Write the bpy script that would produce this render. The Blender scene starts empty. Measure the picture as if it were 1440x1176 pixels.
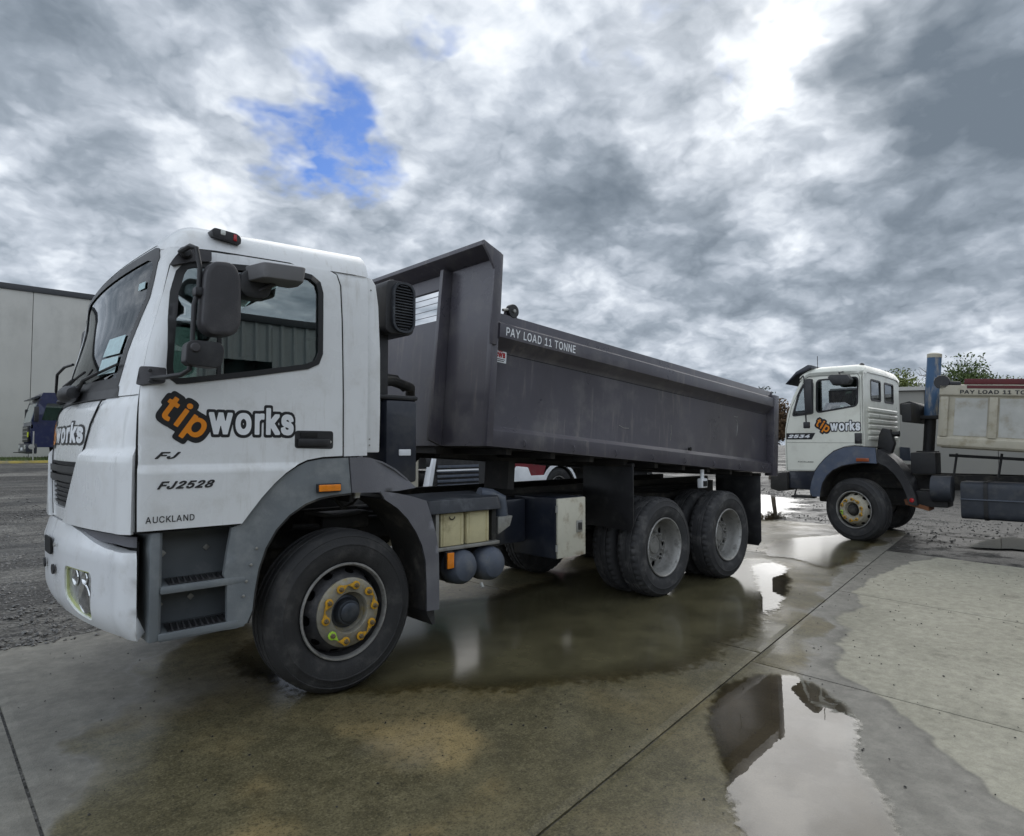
import bpy, bmesh, math, random
import numpy as np
from mathutils import Vector, Matrix
from mathutils.geometry import delaunay_2d_cdt
random.seed(7); rng = np.random.default_rng(7)
R = math.radians
scene = bpy.context.scene
COL = scene.collection

# ------------------------------------------------------------------ camera
cam_d = bpy.data.cameras.new('camera'); cam = bpy.data.objects.new('camera', cam_d); COL.objects.link(cam)
scene.camera = cam
cam_d.sensor_width = 36.0; cam_d.lens = 895.75 * 36.0 / 1440.0
cam_d.clip_start = 0.05; cam_d.clip_end = 3000
YAW, PITCH = R(46.70), R(2.40)
cam.location = (-2.063, -3.736, 1.583)
cam.rotation_euler = (R(90) + PITCH, 0.0, YAW - R(90))

# ------------------------------------------------------------------ light
SUN_AZ, SUN_EL = 23.1, 31.6
sd = bpy.data.lights.new('sun', 'SUN'); sun = bpy.data.objects.new('sun', sd); COL.objects.link(sun)
sd.energy = 1.0; sd.angle = R(70); sd.color = (1.0, 0.96, 0.90)
sv = Vector((math.cos(R(SUN_AZ)) * math.cos(R(SUN_EL)), math.sin(R(SUN_AZ)) * math.cos(R(SUN_EL)), math.sin(R(SUN_EL))))
sun.rotation_euler = sv.to_track_quat('Z', 'Y').to_euler()
sun.location = (20, 8, 14)
vs = scene.view_settings
vs.view_transform = 'Standard'; vs.look = 'None'; vs.gamma = 1.0; vs.use_curve_mapping = False
vs.exposure = 0.74
scene.display_settings.display_device = 'sRGB'
scene.render.engine = 'CYCLES'
scene.cycles.max_bounces = 6; scene.cycles.transparent_max_bounces = 10
scene.cycles.glossy_bounces = 3; scene.cycles.diffuse_bounces = 2; scene.cycles.transmission_bounces = 4
scene.cycles.caustics_reflective = False; scene.cycles.caustics_refractive = False

# ------------------------------------------------------------------ node helpers
class NT:
    def __init__(s, tree): s.t = tree; s.n = tree.nodes; s.l = tree.links
    def new(s, typ, **kw):
        n = s.n.new(typ)
        for k, v in kw.items(): setattr(n, k, v)
        return n
    def put(s, sock, v):
        if v is None: return
        if hasattr(v, 'default_value') or isinstance(v, bpy.types.NodeSocket): s.l.new(v, sock)
        elif isinstance(v, (int, float)): 
            try: sock.default_value = v
            except TypeError: sock.default_value = (v, v, v) if len(sock.default_value) == 3 else (v, v, v, 1)
        else:
            v = tuple(v)
            if len(sock.default_value) == 4 and len(v) == 3: v = v + (1,)
            sock.default_value = v
    def math(s, op, a, b=None, c=None, clamp=False):
        n = s.new('ShaderNodeMath', operation=op, use_clamp=clamp)
        s.put(n.inputs[0], a); s.put(n.inputs[1], b); s.put(n.inputs[2], c); return n.outputs[0]
    def vmath(s, op, a, b=None, scale=None):
        n = s.new('ShaderNodeVectorMath', operation=op)
        s.put(n.inputs[0], a); s.put(n.inputs[1], b)
        if scale is not None: s.put(n.inputs['Scale'], scale)
        return n.outputs['Value'] if op in ('DOT_PRODUCT', 'LENGTH', 'DISTANCE') else n.outputs[0]
    def noise(s, vec, scale, detail=4, rough=.55, dist=0.0, lac=2.0, col=False):
        n = s.new('ShaderNodeTexNoise'); s.put(n.inputs['Vector'], vec); s.put(n.inputs['Scale'], scale)
        s.put(n.inputs['Detail'], detail); s.put(n.inputs['Roughness'], rough); s.put(n.inputs['Distortion'], dist); s.put(n.inputs['Lacunarity'], lac)
        return n.outputs['Color'] if col else n.outputs['Fac']
    def voro(s, vec, scale, feature='F1', out='Distance', rnd=1.0):
        n = s.new('ShaderNodeTexVoronoi', feature=feature); s.put(n.inputs['Vector'], vec); s.put(n.inputs['Scale'], scale)
        s.put(n.inputs['Randomness'], rnd); return n.outputs[out]
    def ramp(s, v, lo, hi, a=0.0, b=1.0, smooth=True):
        n = s.new('ShaderNodeMapRange', interpolation_type='SMOOTHSTEP' if smooth else 'LINEAR')
        s.put(n.inputs[0], v); s.put(n.inputs[1], lo); s.put(n.inputs[2], hi); s.put(n.inputs[3], a); s.put(n.inputs[4], b); return n.outputs[0]
    def mix(s, fac, a, b, blend='MIX'):
        n = s.new('ShaderNodeMix', data_type='RGBA', blend_type=blend)
        s.put(n.inputs[0], fac); s.put(n.inputs[6], a); s.put(n.inputs[7], b); return n.outputs[2]
    def bump(s, h, strength=.3, dist=.01, normal=None):
        n = s.new('ShaderNodeBump'); s.put(n.inputs['Height'], h); s.put(n.inputs['Strength'], strength); s.put(n.inputs['Distance'], dist)
        s.put(n.inputs['Normal'], normal); return n.outputs[0]
    def attr(s, name): return s.new('ShaderNodeAttribute', attribute_name=name)

# ------------------------------------------------------------------ world: cloudy sky
world = bpy.data.worlds.new('World'); scene.world = world; world.use_nodes = True
W = NT(world.node_tree); W.n.clear()
def dirv(az, el): return (math.cos(R(az)) * math.cos(R(el)), math.sin(R(az)) * math.cos(R(el)), math.sin(R(el)))
tc = W.new('ShaderNodeTexCoord'); D = tc.outputs['Generated']
sep = W.new('ShaderNodeSeparateXYZ'); W.put(sep.inputs[0], D)
zc = W.math('MAXIMUM', sep.outputs[2], 0.0)
den = W.math('ADD', zc, 0.42)
cmb = W.new('ShaderNodeCombineXYZ'); W.put(cmb.inputs[0], W.math('DIVIDE', sep.outputs[0], den)); W.put(cmb.inputs[1], W.math('DIVIDE', sep.outputs[1], den)); W.put(cmb.inputs[2], W.math('MULTIPLY', sep.outputs[2], .9))
P = cmb.outputs[0]
sky = W.new('ShaderNodeTexSky', sky_type='NISHITA', sun_disc=False, sun_elevation=R(SUN_EL), sun_rotation=R(90 - SUN_AZ), air_density=1.0, dust_density=0.4, ozone_density=3.0)
SKYC = W.vmath('MULTIPLY', sky.outputs[0], (0.046, 0.056, 0.080))
# warp for ragged cloud edges
wc = W.vmath('SUBTRACT', W.noise(P, 5.5, 4, .6, col=True), (.5, .5, .5))
Pw = W.vmath('ADD', P, W.vmath('SCALE', wc, scale=.11))
Dj = W.vmath('ADD', D, W.vmath('SCALE', wc, scale=.22)); Ds = W.vmath('ADD', D, W.vmath('SCALE', wc, scale=.15))
n_big = W.noise(P, 1.5, 2, .5)
n_mid = W.noise(Pw, 4.6, 7, .57)
n_fin = W.noise(Pw, 16.0, 4, .60)
bil = W.math('ABSOLUTE', W.math('MULTIPLY_ADD', W.noise(Pw, 6.5, 3, .5), 2.0, -1.0))      # rounded heads with creases between them
bil2 = W.math('ABSOLUTE', W.math('MULTIPLY_ADD', W.noise(Pw, 15.0, 2, .5), 2.0, -1.0))
puff = W.math('MULTIPLY_ADD', bil, -.85, W.math('MULTIPLY', bil2, -.30))
def blobs(items, cap, Dj=Ds):
    """soft patches of sky: (azimuth, elevation, inner and outer radius in degrees, weight)"""
    o = None
    for az, el, r0, r1, w in items:
        v = W.ramp(W.vmath('DISTANCE', Dj, dirv(az, el)), R(r1), R(r0), 0, w)
        o = v if o is None else W.math('ADD', o, v)
    return W.math('MINIMUM', o, cap)
blue = blobs([(61.8, 26.0, 1.5, 4.4, 1), (65.6, 24.8, 1.1, 3.8, 1), (58.6, 23.6, .9, 3.4, 1), (64.2, 29.4, .1, 1.9, .6), (54.2, 32.6, .1, 2.2, .75), (30.5, 34.8, .2, 2.2, .6), (27.9, 28.4, .1, 1.4, .4), (37.0, 31.0, .1, 1.6, .4)], 1.0, Dj)
dark = blobs([(39.9, 21.4, 0, 7.5, .85), (34.8, 21.6, 0, 5.0, .6), (28.8, 16.6, 0, 7, .75), (43.2, 16.4, 0, 6, .45), (14.2, 26.5, 1, 10.5, .75), (6.0, 25.0, 2, 14, .6), (11.5, 18.2, 0, 8.5, .7), (17, 11.8, 0, 8, .75), (6.5, 11.4, 0, 8, .8), (87, 22.5, 0, 16, .42), (79, 13, 0, 9, .25), (23, 13, 0, 5, .3)], 1.05)
light = blobs([(37.0, 26.8, 0, 6.5, 1), (50, 28, 2, 13, .8), (70, 23, 2, 12, .7), (17, 21.6, 0, 3.4, .8), (9.3, 15.2, 0, 3.6, 1), (5, 16.8, 0, 3.6, 1), (33, 16.0, 0, 4, .6), (24, 30, 1, 7, .8), (40, 12, 0, 8, .5)], 1.0)
# lit rims: compare density with a sample taken toward the sun
off = (0.07 * math.cos(R(SUN_AZ)), 0.07 * math.sin(R(SUN_AZ)), 0.04)
rim = W.math('SUBTRACT', n_mid, W.noise(W.vmath('ADD', Pw, off), 4.6, 4, .57))
thick = W.math('ADD', W.math('MULTIPLY_ADD', n_big, .60, W.math('MULTIPLY_ADD', n_mid, .95, W.math('MULTIPLY_ADD', n_fin, .20, puff))), W.math('MULTIPLY_ADD', dark, .62, W.math('MULTIPLY_ADD', light, -.23, W.math('MULTIPLY_ADD', rim, 1.4, -.235))))
tcl = W.ramp(thick, -.10, 1.45, 0, 1, smooth=False)
cr = W.new('ShaderNodeValToRGB'); W.put(cr.inputs[0], tcl)
els = cr.color_ramp.elements
els[0].position = 0.0; els[0].color = (.60, .625, .655, 1); els[1].position = 1.0; els[1].color = (.105, .130, .16, 1)
for pos, c in ((.17, (.48, .515, .56, 1)), (.35, (.335, .37, .42, 1)), (.58, (.205, .238, .28, 1)), (.80, (.138, .166, .20, 1))):
    e = els.new(pos); e.color = c
cloud = cr.outputs[0]
# thin cloud glows round the hidden sun
sdot = W.vmath('DOT_PRODUCT', D, tuple(sv))
sdis = W.vmath('DISTANCE', Dj, tuple(sv))
glow = W.ramp(sdis, R(3.4), R(0.2), 0, .5)
glow2 = W.math('MULTIPLY', W.ramp(sdis, R(18), R(2), 0, .14), W.math('SUBTRACT', 1.0, tcl))
cloud = W.vmath('ADD', cloud, W.vmath('SCALE', (1.0, .95, .86), scale=W.math('ADD', glow, glow2)))
# clouds away from the sun are lit from the front
cloud = W.vmath('SCALE', cloud, scale=W.ramp(sdot, 0.70, -0.9, 1.0, 2.0))
gap = W.math('MULTIPLY', blue, W.ramp(W.math('MULTIPLY_ADD', n_fin, .35, n_mid), .86, .60, 0, 1))
col = W.mix(gap, cloud, SKYC)
bg = W.new('ShaderNodeBackground'); W.put(bg.inputs[0], col); bg.inputs[1].default_value = 1.0
wo = W.new('ShaderNodeOutputWorld'); W.l.new(bg.outputs[0], wo.inputs[0])
world.cycles.sampling_method = 'MANUAL'; world.cycles.sample_map_resolution = 512

# ------------------------------------------------------------------ materials
MATS = {}
def mat(name, base, rough=.5, metal=0.0, coat=0.0, spec=.5, var=(3.0, .12), dirt=None, bump=None, scratch=None, emit=None, rvar=.15, coatr=.08, trans=0.0, stretch=None, streak=None, dent=None):
    """one procedural surface: base colour with cloudy variation, optional dirt (colour, amount, scale), fine relief"""
    if name in MATS: return MATS[name]
    m = bpy.data.materials.new(name); m.use_nodes = True; N = NT(m.node_tree); N.n.clear()
    tcn = N.new('ShaderNodeTexCoord'); O = tcn.outputs['Object']
    if stretch: O = N.vmath('MULTIPLY', O, stretch)
    b = N.new('ShaderNodeBsdfPrincipled'); out = N.new('ShaderNodeOutputMaterial'); N.l.new(b.outputs[0], out.inputs[0])
    nz = N.noise(O, var[0], 3, .6)
    c = N.vmath('SCALE', tuple(base), scale=N.ramp(nz, .25, .75, 1 - var[1], 1 + var[1], smooth=False))
    rgh = N.ramp(nz, .25, .75, max(.02, rough * (1 - rvar)), min(1, rough * (1 + rvar)), smooth=False)
    if dirt:
        dn = N.noise(O, dirt[2], 6, .66); df = N.math('MULTIPLY', N.ramp(dn, .47, .72, 0, 1), dirt[1])
        c = N.mix(df, c, dirt[0]); rgh = N.math('ADD', rgh, N.math('MULTIPLY', df, .3), clamp=True)
    if streak:      # run-off marks: (colour, amount, scale) stretched down the surface
        sn = N.noise(N.vmath('MULTIPLY', O, (1, 1, .10)), streak[2], 5, .7); sf = N.math('MULTIPLY', N.math('MULTIPLY', N.ramp(sn, .52, .74), N.ramp(N.noise(O, 1.3, 3, .5), .38, .62)), streak[1])
        c = N.mix(sf, c, streak[0]); rgh = N.math('ADD', rgh, N.math('MULTIPLY', sf, .25), clamp=True)
    N.put(b.inputs['Base Color'], c); N.put(b.inputs['Roughness'], rgh); b.inputs['Metallic'].default_value = metal
    b.inputs['Specular IOR Level'].default_value = spec; b.inputs['Coat Weight'].default_value = coat; b.inputs['Coat Roughness'].default_value = coatr
    if trans: b.inputs['Transmission Weight'].default_value = trans
    nb = N.bump(N.noise(O, dent[0], 2, .5), dent[1], .03) if dent else None
    if bump: nb = N.bump(N.noise(O, bump[0], 2, .6), bump[1], .01, nb)
    N.put(b.inputs['Normal'], nb)
    if emit: N.put(b.inputs['Emission Color'], emit[0]); b.inputs['Emission Strength'].default_value = emit[1]
    MATS[name] = m; return m
def glass(name, tint, refl, rough=0.0, ior=1.5):
    """window glass: tinted see-through pane plus fresnel mirror"""
    if name in MATS: return MATS[name]
    m = bpy.data.materials.new(name); m.use_nodes = True; N = NT(m.node_tree); N.n.clear()
    tr = N.new('ShaderNodeBsdfTransparent'); N.put(tr.inputs[0], tint)
    gl = N.new('ShaderNodeBsdfGlossy'); gl.inputs['Roughness'].default_value = rough; N.put(gl.inputs[0], (.95, .98, 1.0))
    fr = N.new('ShaderNodeFresnel'); fr.inputs[0].default_value = ior
    fac = N.math('ADD', N.math('MULTIPLY', fr.outputs[0], 1 - refl), refl, clamp=True)
    mx = N.new('ShaderNodeMixShader'); N.put(mx.inputs[0], fac); N.l.new(tr.outputs[0], mx.inputs[1]); N.l.new(gl.outputs[0], mx.inputs[2])
    out = N.new('ShaderNodeOutputMaterial'); N.l.new(mx.outputs[0], out.inputs[0])
    MATS[name] = m; return m
grime = (.16, .15, .13)
M_white = mat('white_paint', (.80, .815, .82), .28, coat=.5, var=(1.3, .035), dirt=((.46, .44, .39), .26, 6.0), rvar=.3, streak=((.40, .37, .31), .35, 22.0))
M_bump = mat('white_bumper_paint', (.80, .82, .84), .32, coat=.4, var=(2, .03), dirt=((.42, .40, .36), .30, 6.0), rvar=.3)
M_white2 = mat('cream_white_paint', (.77, .775, .69), .35, coat=.3, var=(1.3, .05), dirt=((.42, .40, .33), .30, 4.0), rvar=.3)
M_grey = mat('grey_plastic', (.165, .183, .195), .55, var=(2.2, .22), dirt=((.33, .345, .34), .6, 2.6), bump=(90, .12))
M_grey2 = mat('purple_grey_plastic', (.135, .135, .150), .55, var=(2.2, .15), dirt=((.24, .24, .24), .35, 4.0), bump=(90, .12))
M_black = mat('black_plastic', (.018, .018, .020), .42, var=(3, .25), dirt=((.10, .10, .095), .35, 5.0), bump=(120, .08))
M_mirror_shell = mat('mirror_shell_plastic', (.042, .040, .044), .50, var=(3, .2), dirt=((.12, .115, .11), .35, 6.0), bump=(160, .15))
M_kerbm = mat('pale_mirror_plastic', (.17, .168, .172), .5, var=(3, .15), dirt=((.16, .155, .15), .35, 6.0), bump=(160, .15))
M_seal = mat('black_rubber_seal', (.010, .010, .011), .45)
M_gap = mat('shadow_gap_rubber', (.006, .006, .006), .8)
M_chassis = mat('dirty_chassis_black', (.022, .021, .020), .7, var=(4, .3), dirt=((.13, .12, .10), .6, 5.0), bump=(40, .25))
M_body = mat('tipper_body_paint', (.078, .073, .088), .33, metal=.10, coat=.25, var=(1.1, .18), dirt=((.19, .18, .175), .42, 3.0), bump=(150, .05), rvar=.4, coatr=.18, streak=((.26, .235, .215), .55, 16.0), dent=(2.2, .10))
M_bodyd = mat('tipper_body_underside', (.035, .033, .033), .65, var=(3, .25), dirt=((.12, .11, .10), .4, 4.0))
M_tyre = mat('tyre_rubber', (.024, .024, .025), .72, var=(5, .25), dirt=((.105, .10, .095), .55, 6.0), bump=(80, .2))
M_tyre2 = mat('dusty_tyre_rubber', (.036, .036, .038), .78, var=(5, .25), dirt=((.16, .155, .15), .6, 6.0), bump=(80, .2))
M_rim = mat('weathered_wheel_steel', (.30, .295, .28), .5, metal=.3, var=(9, .3), dirt=((.07, .065, .06), .7, 9.0), bump=(60, .2))
M_rim_lip = mat('bright_rim_lip', (.36, .355, .34), .45, metal=.5, var=(9, .25), dirt=((.10, .095, .085), .6, 12.0))
M_rimd = mat('dark_wheel_steel', (.055, .055, .058), .5, metal=.3, var=(9, .3), dirt=((.15, .14, .13), .45, 9.0), bump=(60, .2))
M_hub = mat('greasy_hub_steel', (.06, .07, .085), .38, metal=.6, var=(9, .35), dirt=((.12, .11, .09), .4, 10.0))
M_rimy = mat('yellow_stained_wheel_steel', (.27, .255, .21), .5, metal=.3, var=(9, .3), dirt=((.34, .25, .05), .6, 14.0), bump=(60, .2))
M_blk2 = mat('grimy_black_steel', (.012, .012, .013), .6, var=(4, .3), dirt=((.05, .047, .042), .5, 6.0), bump=(50, .2))
M_tank2 = mat('grimy_dark_tank', (.030, .035, .045), .6, var=(4, .3), dirt=((.10, .10, .095), .6, 6.0), bump=(60, .15))
M_yel = mat('yellow_plastic_indicator', (.62, .33, .02), .5, var=(20, .25), dirt=((.16, .11, .04), .5, 30.0))
M_lime = mat('lime_plastic_indicator', (.42, .68, .06), .5, var=(20, .2))
M_nut = mat('rusty_steel_nut', (.20, .16, .10), .6, metal=.5, var=(30, .3), dirt=((.22, .13, .03), .6, 40.0))
M_amber = mat('amber_lens', (.85, .25, .01), .2, coat=.6, var=(30, .15))
M_red = mat('red_lens', (.42, .015, .02), .2, coat=.6)
M_lampclear = mat('clear_lamp_lens', (.62, .64, .60), .12, coat=.8, var=(30, .2))
M_lampback = mat('silvered_lamp_housing', (.50, .51, .50), .25, metal=.55, var=(25, .3))
M_chrome = mat('lamp_reflector_chrome', (.62, .63, .63), .12, metal=1.0, var=(20, .2))
M_yellowed = mat('yellowed_lens_rim', (.55, .60, .28), .2, coat=.5, var=(8, .2))
M_letter_k = mat('black_vinyl_lettering', (.010, .010, .012), .4)
M_letter_w = mat('white_vinyl_lettering', (.80, .82, .84), .4)
M_letter_o = mat('orange_vinyl_lettering', (.78, .25, .008), .42, var=(6, .06))
M_badge = mat('smoked_chrome_badge', (.10, .10, .105), .25, metal=.8)
M_batt = mat('cream_battery_case', (.62, .56, .34), .55, var=(6, .12), dirt=((.22, .17, .08), .6, 7.0))
M_tank = mat('blue_grey_tank_paint', (.085, .10, .13), .45, var=(5, .2), dirt=((.19, .19, .18), .5, 8.0), bump=(80, .1))
M_lid = mat('scuffed_black_lid', (.030, .034, .042), .5, var=(5, .25), dirt=((.16, .17, .18), .5, 6.0), bump=(60, .15))
M_alloy = mat('dull_aluminium', (.40, .40, .38), .45, metal=.7, var=(8, .2), dirt=((.16, .14, .11), .6, 9.0))
M_boxdoor = mat('stained_cream_steel', (.60, .58, .48), .5, var=(4, .1), dirt=((.24, .17, .09), .75, 7.0))
M_blueblk = mat('blue_black_paint', (.016, .020, .032), .35, coat=.3, var=(3, .2), dirt=((.08, .08, .08), .4, 5.0))
M_dark = mat('dark_cab_interior', (.022, .022, .024), .7, var=(5, .2))
M_seat = mat('grey_seat_fabric', (.05, .05, .055), .9, var=(30, .3))
M_paper = mat('printed_paper_sticker', (.50, .66, .68), .6, var=(30, .15))
M_glass_side = glass('door_window_glass', (.62, .74, .71), .14)
M_glass_ws = glass('windscreen_glass', (.50, .66, .64), .0, ior=1.28)
M_glass_bg = glass('truck_window_glass', (.55, .63, .60), .12)
M_glass_mirror = mat('mirror_glass', (.75, .77, .78), .03, metal=1.0, var=(3, .02))
M_blue = mat('blue_truck_paint', (.005, .011, .06), .3, coat=.5, var=(3, .1), dirt=((.10, .10, .12), .25, 5.0))
M_redp = mat('dark_red_truck_paint', (.16, .006, .014), .3, coat=.5, var=(3, .1), dirt=((.14, .10, .09), .25, 5.0))
M_hoist = mat('worn_blue_hoist_paint', (.045, .10, .19), .6, var=(4, .25), dirt=((.36, .33, .28), .9, 9.0), stretch=(1, 1, .25))
M_bin = mat('scuffed_pale_bin_paint', (.42, .39, .31), .6, var=(3, .14), dirt=((.24, .20, .12), .6, 5.0), bump=(30, .1))
M_bin2 = mat('pale_bin_panel_paint', (.44, .44, .41), .6, var=(3, .12), dirt=((.25, .21, .14), .55, 4.0))
M_maroon = mat('maroon_paint_band', (.10, .012, .014), .6, var=(5, .2))
M_fend2 = mat('blue_grey_fender_paint', (.085, .105, .15), .4, coat=.2, var=(4, .2), dirt=((.2, .2, .2), .4, 6.0))

# ------------------------------------------------------------------ mesh helpers
def link(o, parent=None):
    COL.objects.link(o)
    if parent is not None: o.parent = parent
    return o
def tag(o, label=None, cat=None, group=None, kind=None):
    if label: o['label'] = label
    if cat: o['category'] = cat
    if group: o['group'] = group
    if kind: o['kind'] = kind
    return o
def empty(name, loc=(0, 0, 0), rz=0.0, parent=None):
    o = bpy.data.objects.new(name, None); o.location = loc; o.rotation_euler = (0, 0, rz); o.empty_display_size = .2
    return link(o, parent)
class MB:
    def __init__(s): s.v = []; s.f = []
    def add(s, vs, fs):
        b = len(s.v); s.v += [tuple(map(float, q)) for q in vs]; s.f += [tuple(b + i for i in f) for f in fs]; return s
    def box(s, x0, x1, y0, y1, z0, z1):
        return s.add([(x0, y0, z0), (x1, y0, z0), (x1, y1, z0), (x0, y1, z0), (x0, y0, z1), (x1, y0, z1), (x1, y1, z1), (x0, y1, z1)],
                     [(3, 2, 1, 0), (4, 5, 6, 7), (0, 1, 5, 4), (1, 2, 6, 5), (2, 3, 7, 6), (3, 0, 4, 7)])
    def hexa(s, p):  # 8 points: bottom 4, top 4
        return s.add(p, [(3, 2, 1, 0), (4, 5, 6, 7), (0, 1, 5, 4), (1, 2, 6, 5), (2, 3, 7, 6), (3, 0, 4, 7)])
    def prism(s, poly, ax, a0, a1):
        """polygon in the plane across axis ax ('x': (y,z), 'y': (x,z), 'z': (x,y)) swept a0..a1"""
        def pt(q, a): return {'x': (a, q[0], q[1]), 'y': (q[0], a, q[1]), 'z': (q[0], q[1], a)}[ax]
        n = len(poly)
        vs = [pt(q, a0) for q in poly] + [pt(q, a1) for q in poly]
        fs = [tuple(range(n)), tuple(range(2 * n - 1, n - 1, -1))] + [(i, i + n, (i + 1) % n + n, (i + 1) % n) for i in range(n)]
        return s.add(vs, fs)
    def tube(s, pts, rad, seg=10, caps=True):
        pts = [Vector(q) for q in pts]; n = len(pts)
        rad = [rad] * n if not hasattr(rad, '__len__') else rad
        ref = None; vs = []; fs = []
        for i, q in enumerate(pts):
            t = (pts[min(i + 1, n - 1)] - pts[max(i - 1, 0)]).normalized()
            if ref is None:
                ref = t.orthogonal().normalized()
            ref = (ref - t * ref.dot(t))
            ref = ref.normalized() if ref.length > 1e-6 else t.orthogonal().normalized()
            b = t.cross(ref)
            for k in range(seg):
                a = 2 * math.pi * k / seg
                vs.append(q + (ref * math.cos(a) + b * math.sin(a)) * rad[i])
        for i in range(n - 1):
            for k in range(seg):
                fs.append((i * seg + k, i * seg + (k + 1) % seg, (i + 1) * seg + (k + 1) % seg, (i + 1) * seg + k))
        if caps: fs += [tuple(range(seg - 1, -1, -1)), tuple((n - 1) * seg + k for k in range(seg))]
        return s.add(vs, fs)
    def lathe(s, prof, c=(0, 0, 0), axis='y', seg=48, mod=None):
        """prof: list of (radius, along-axis); mod(i,k) -> radius offset"""
        vs = []; fs = []; n = len(prof)
        for k in range(seg):
            a = 2 * math.pi * k / seg; ca, sa = math.cos(a), math.sin(a)
            for i, (r, h) in enumerate(prof):
                if mod: r = r + mod(i, k)
                q = {'y': (r * ca, h, r * sa), 'z': (r * ca, r * sa, h), 'x': (h, r * ca, r * sa)}[axis]
                vs.append((c[0] + q[0], c[1] + q[1], c[2] + q[2]))
        for k in range(seg):
            for i in range(n - 1):
                fs.append((k * n + i, ((k + 1) % seg) * n + i, ((k + 1) % seg) * n + i + 1, k * n + i + 1))
        if prof[0][0] > 1e-6: pass
        return s.add(vs, fs)
    def build(s, name, m, parent=None, bevel=0.0, ang=32, smooth=True, seg=2):
        me = bpy.data.meshes.new(name); bm = bmesh.new()
        bv = [bm.verts.new(q) for q in s.v]
        for f in s.f:
            try: bm.faces.new([bv[i] for i in f])
            except ValueError: pass
        bmesh.ops.remove_doubles(bm, verts=bm.verts, dist=1e-5)
        bmesh.ops.dissolve_degenerate(bm, dist=1e-6, edges=bm.edges)
        bmesh.ops.recalc_face_normals(bm, faces=bm.faces)
        if bevel:
            ed = [e for e in bm.edges if len(e.link_faces) == 2 and e.calc_face_angle(0) > R(28)]
            bmesh.ops.bevel(bm, geom=ed, offset=bevel, segments=seg, affect='EDGES', profile=.6, clamp_overlap=True)
        for f in bm.faces: f.smooth = smooth
        for e in bm.edges:
            if len(e.link_faces) == 2 and e.calc_face_angle(0) > R(ang): e.smooth = False
        bm.to_mesh(me); bm.free(); me.materials.append(m)
        return link(bpy.data.objects.new(name, me), parent)
def raw(name, v, f, m, parent=None, smooth=False):
    me = bpy.data.meshes.new(name); me.from_pydata([tuple(q) for q in v], [], [tuple(q) for q in f]); me.materials.append(m)
    if smooth: me.polygons.foreach_set('use_smooth', [True] * len(me.polygons))
    me.update(); return link(bpy.data.objects.new(name, me), parent)
def dup(o, parent=None, loc=None, rot=None, mirror=False):
    c = o.copy(); COL.objects.link(c); c.parent = parent
    if loc is not None: c.location = loc
    if rot is not None: c.rotation_euler = rot
    for ch in o.children: dup(ch, c)
    return c
def rounded(pts, r, n=5):
    """round the corners of a closed 2D polygon"""
    out = []; N_ = len(pts); rr = r if hasattr(r, '__len__') else [r] * N_
    for i in range(N_):
        p0, p1, p2 = np.array(pts[i - 1]), np.array(pts[i]), np.array(pts[(i + 1) % N_])
        a = p0 - p1; b = p2 - p1; la, lb = np.linalg.norm(a), np.linalg.norm(b)
        d = min(rr[i], la * .48, lb * .48)
        if d < 1e-4: out.append(tuple(p1)); continue
        s0 = p1 + a / la * d; s1 = p1 + b / lb * d
        for k in range(n + 1):
            t = k / n; q = (1 - t) ** 2 * s0 + 2 * t * (1 - t) * p1 + t * t * s1; out.append(tuple(q))
    return out
def inpoly(P_, poly):
    x, y = P_[:, 0], P_[:, 1]; c = np.zeros(len(P_), bool); n = len(poly); j = n - 1
    for i in range(n):
        xi, yi = poly[i]; xj, yj = poly[j]
        m = ((yi > y) != (yj > y)) & (x < (xj - xi) * (y - yi) / (yj - yi + 1e-12) + xi); c ^= m; j = i
    return c
def subdiv_loop(poly, step):
    out = []
    for i in range(len(poly)):
        a = np.array(poly[i]); b = np.array(poly[(i + 1) % len(poly)]); k = max(1, int(math.ceil(np.linalg.norm(b - a) / step)))
        for t in range(k): out.append(tuple(a + (b - a) * t / k))
    return out
def offset_loop(poly, d):
    """shift a closed loop outward by d (inward when negative)"""
    q = np.array(poly, float); area = .5 * np.sum(q[:, 0] * np.roll(q[:, 1], -1) - np.roll(q[:, 0], -1) * q[:, 1])
    sgn = 1 if area > 0 else -1; out = []
    for i in range(len(q)):
        a = q[i] - q[i - 1]; b = q[(i + 1) % len(q)] - q[i]
        a /= np.linalg.norm(a) + 1e-9; b /= np.linalg.norm(b) + 1e-9
        n1 = np.array([a[1], -a[0]]) * sgn; n2 = np.array([b[1], -b[0]]) * sgn
        n = n1 + n2; n /= np.linalg.norm(n) + 1e-9; k = max(.5, n @ n1); out.append(tuple(q[i] + n * d / k))
    return out
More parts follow.
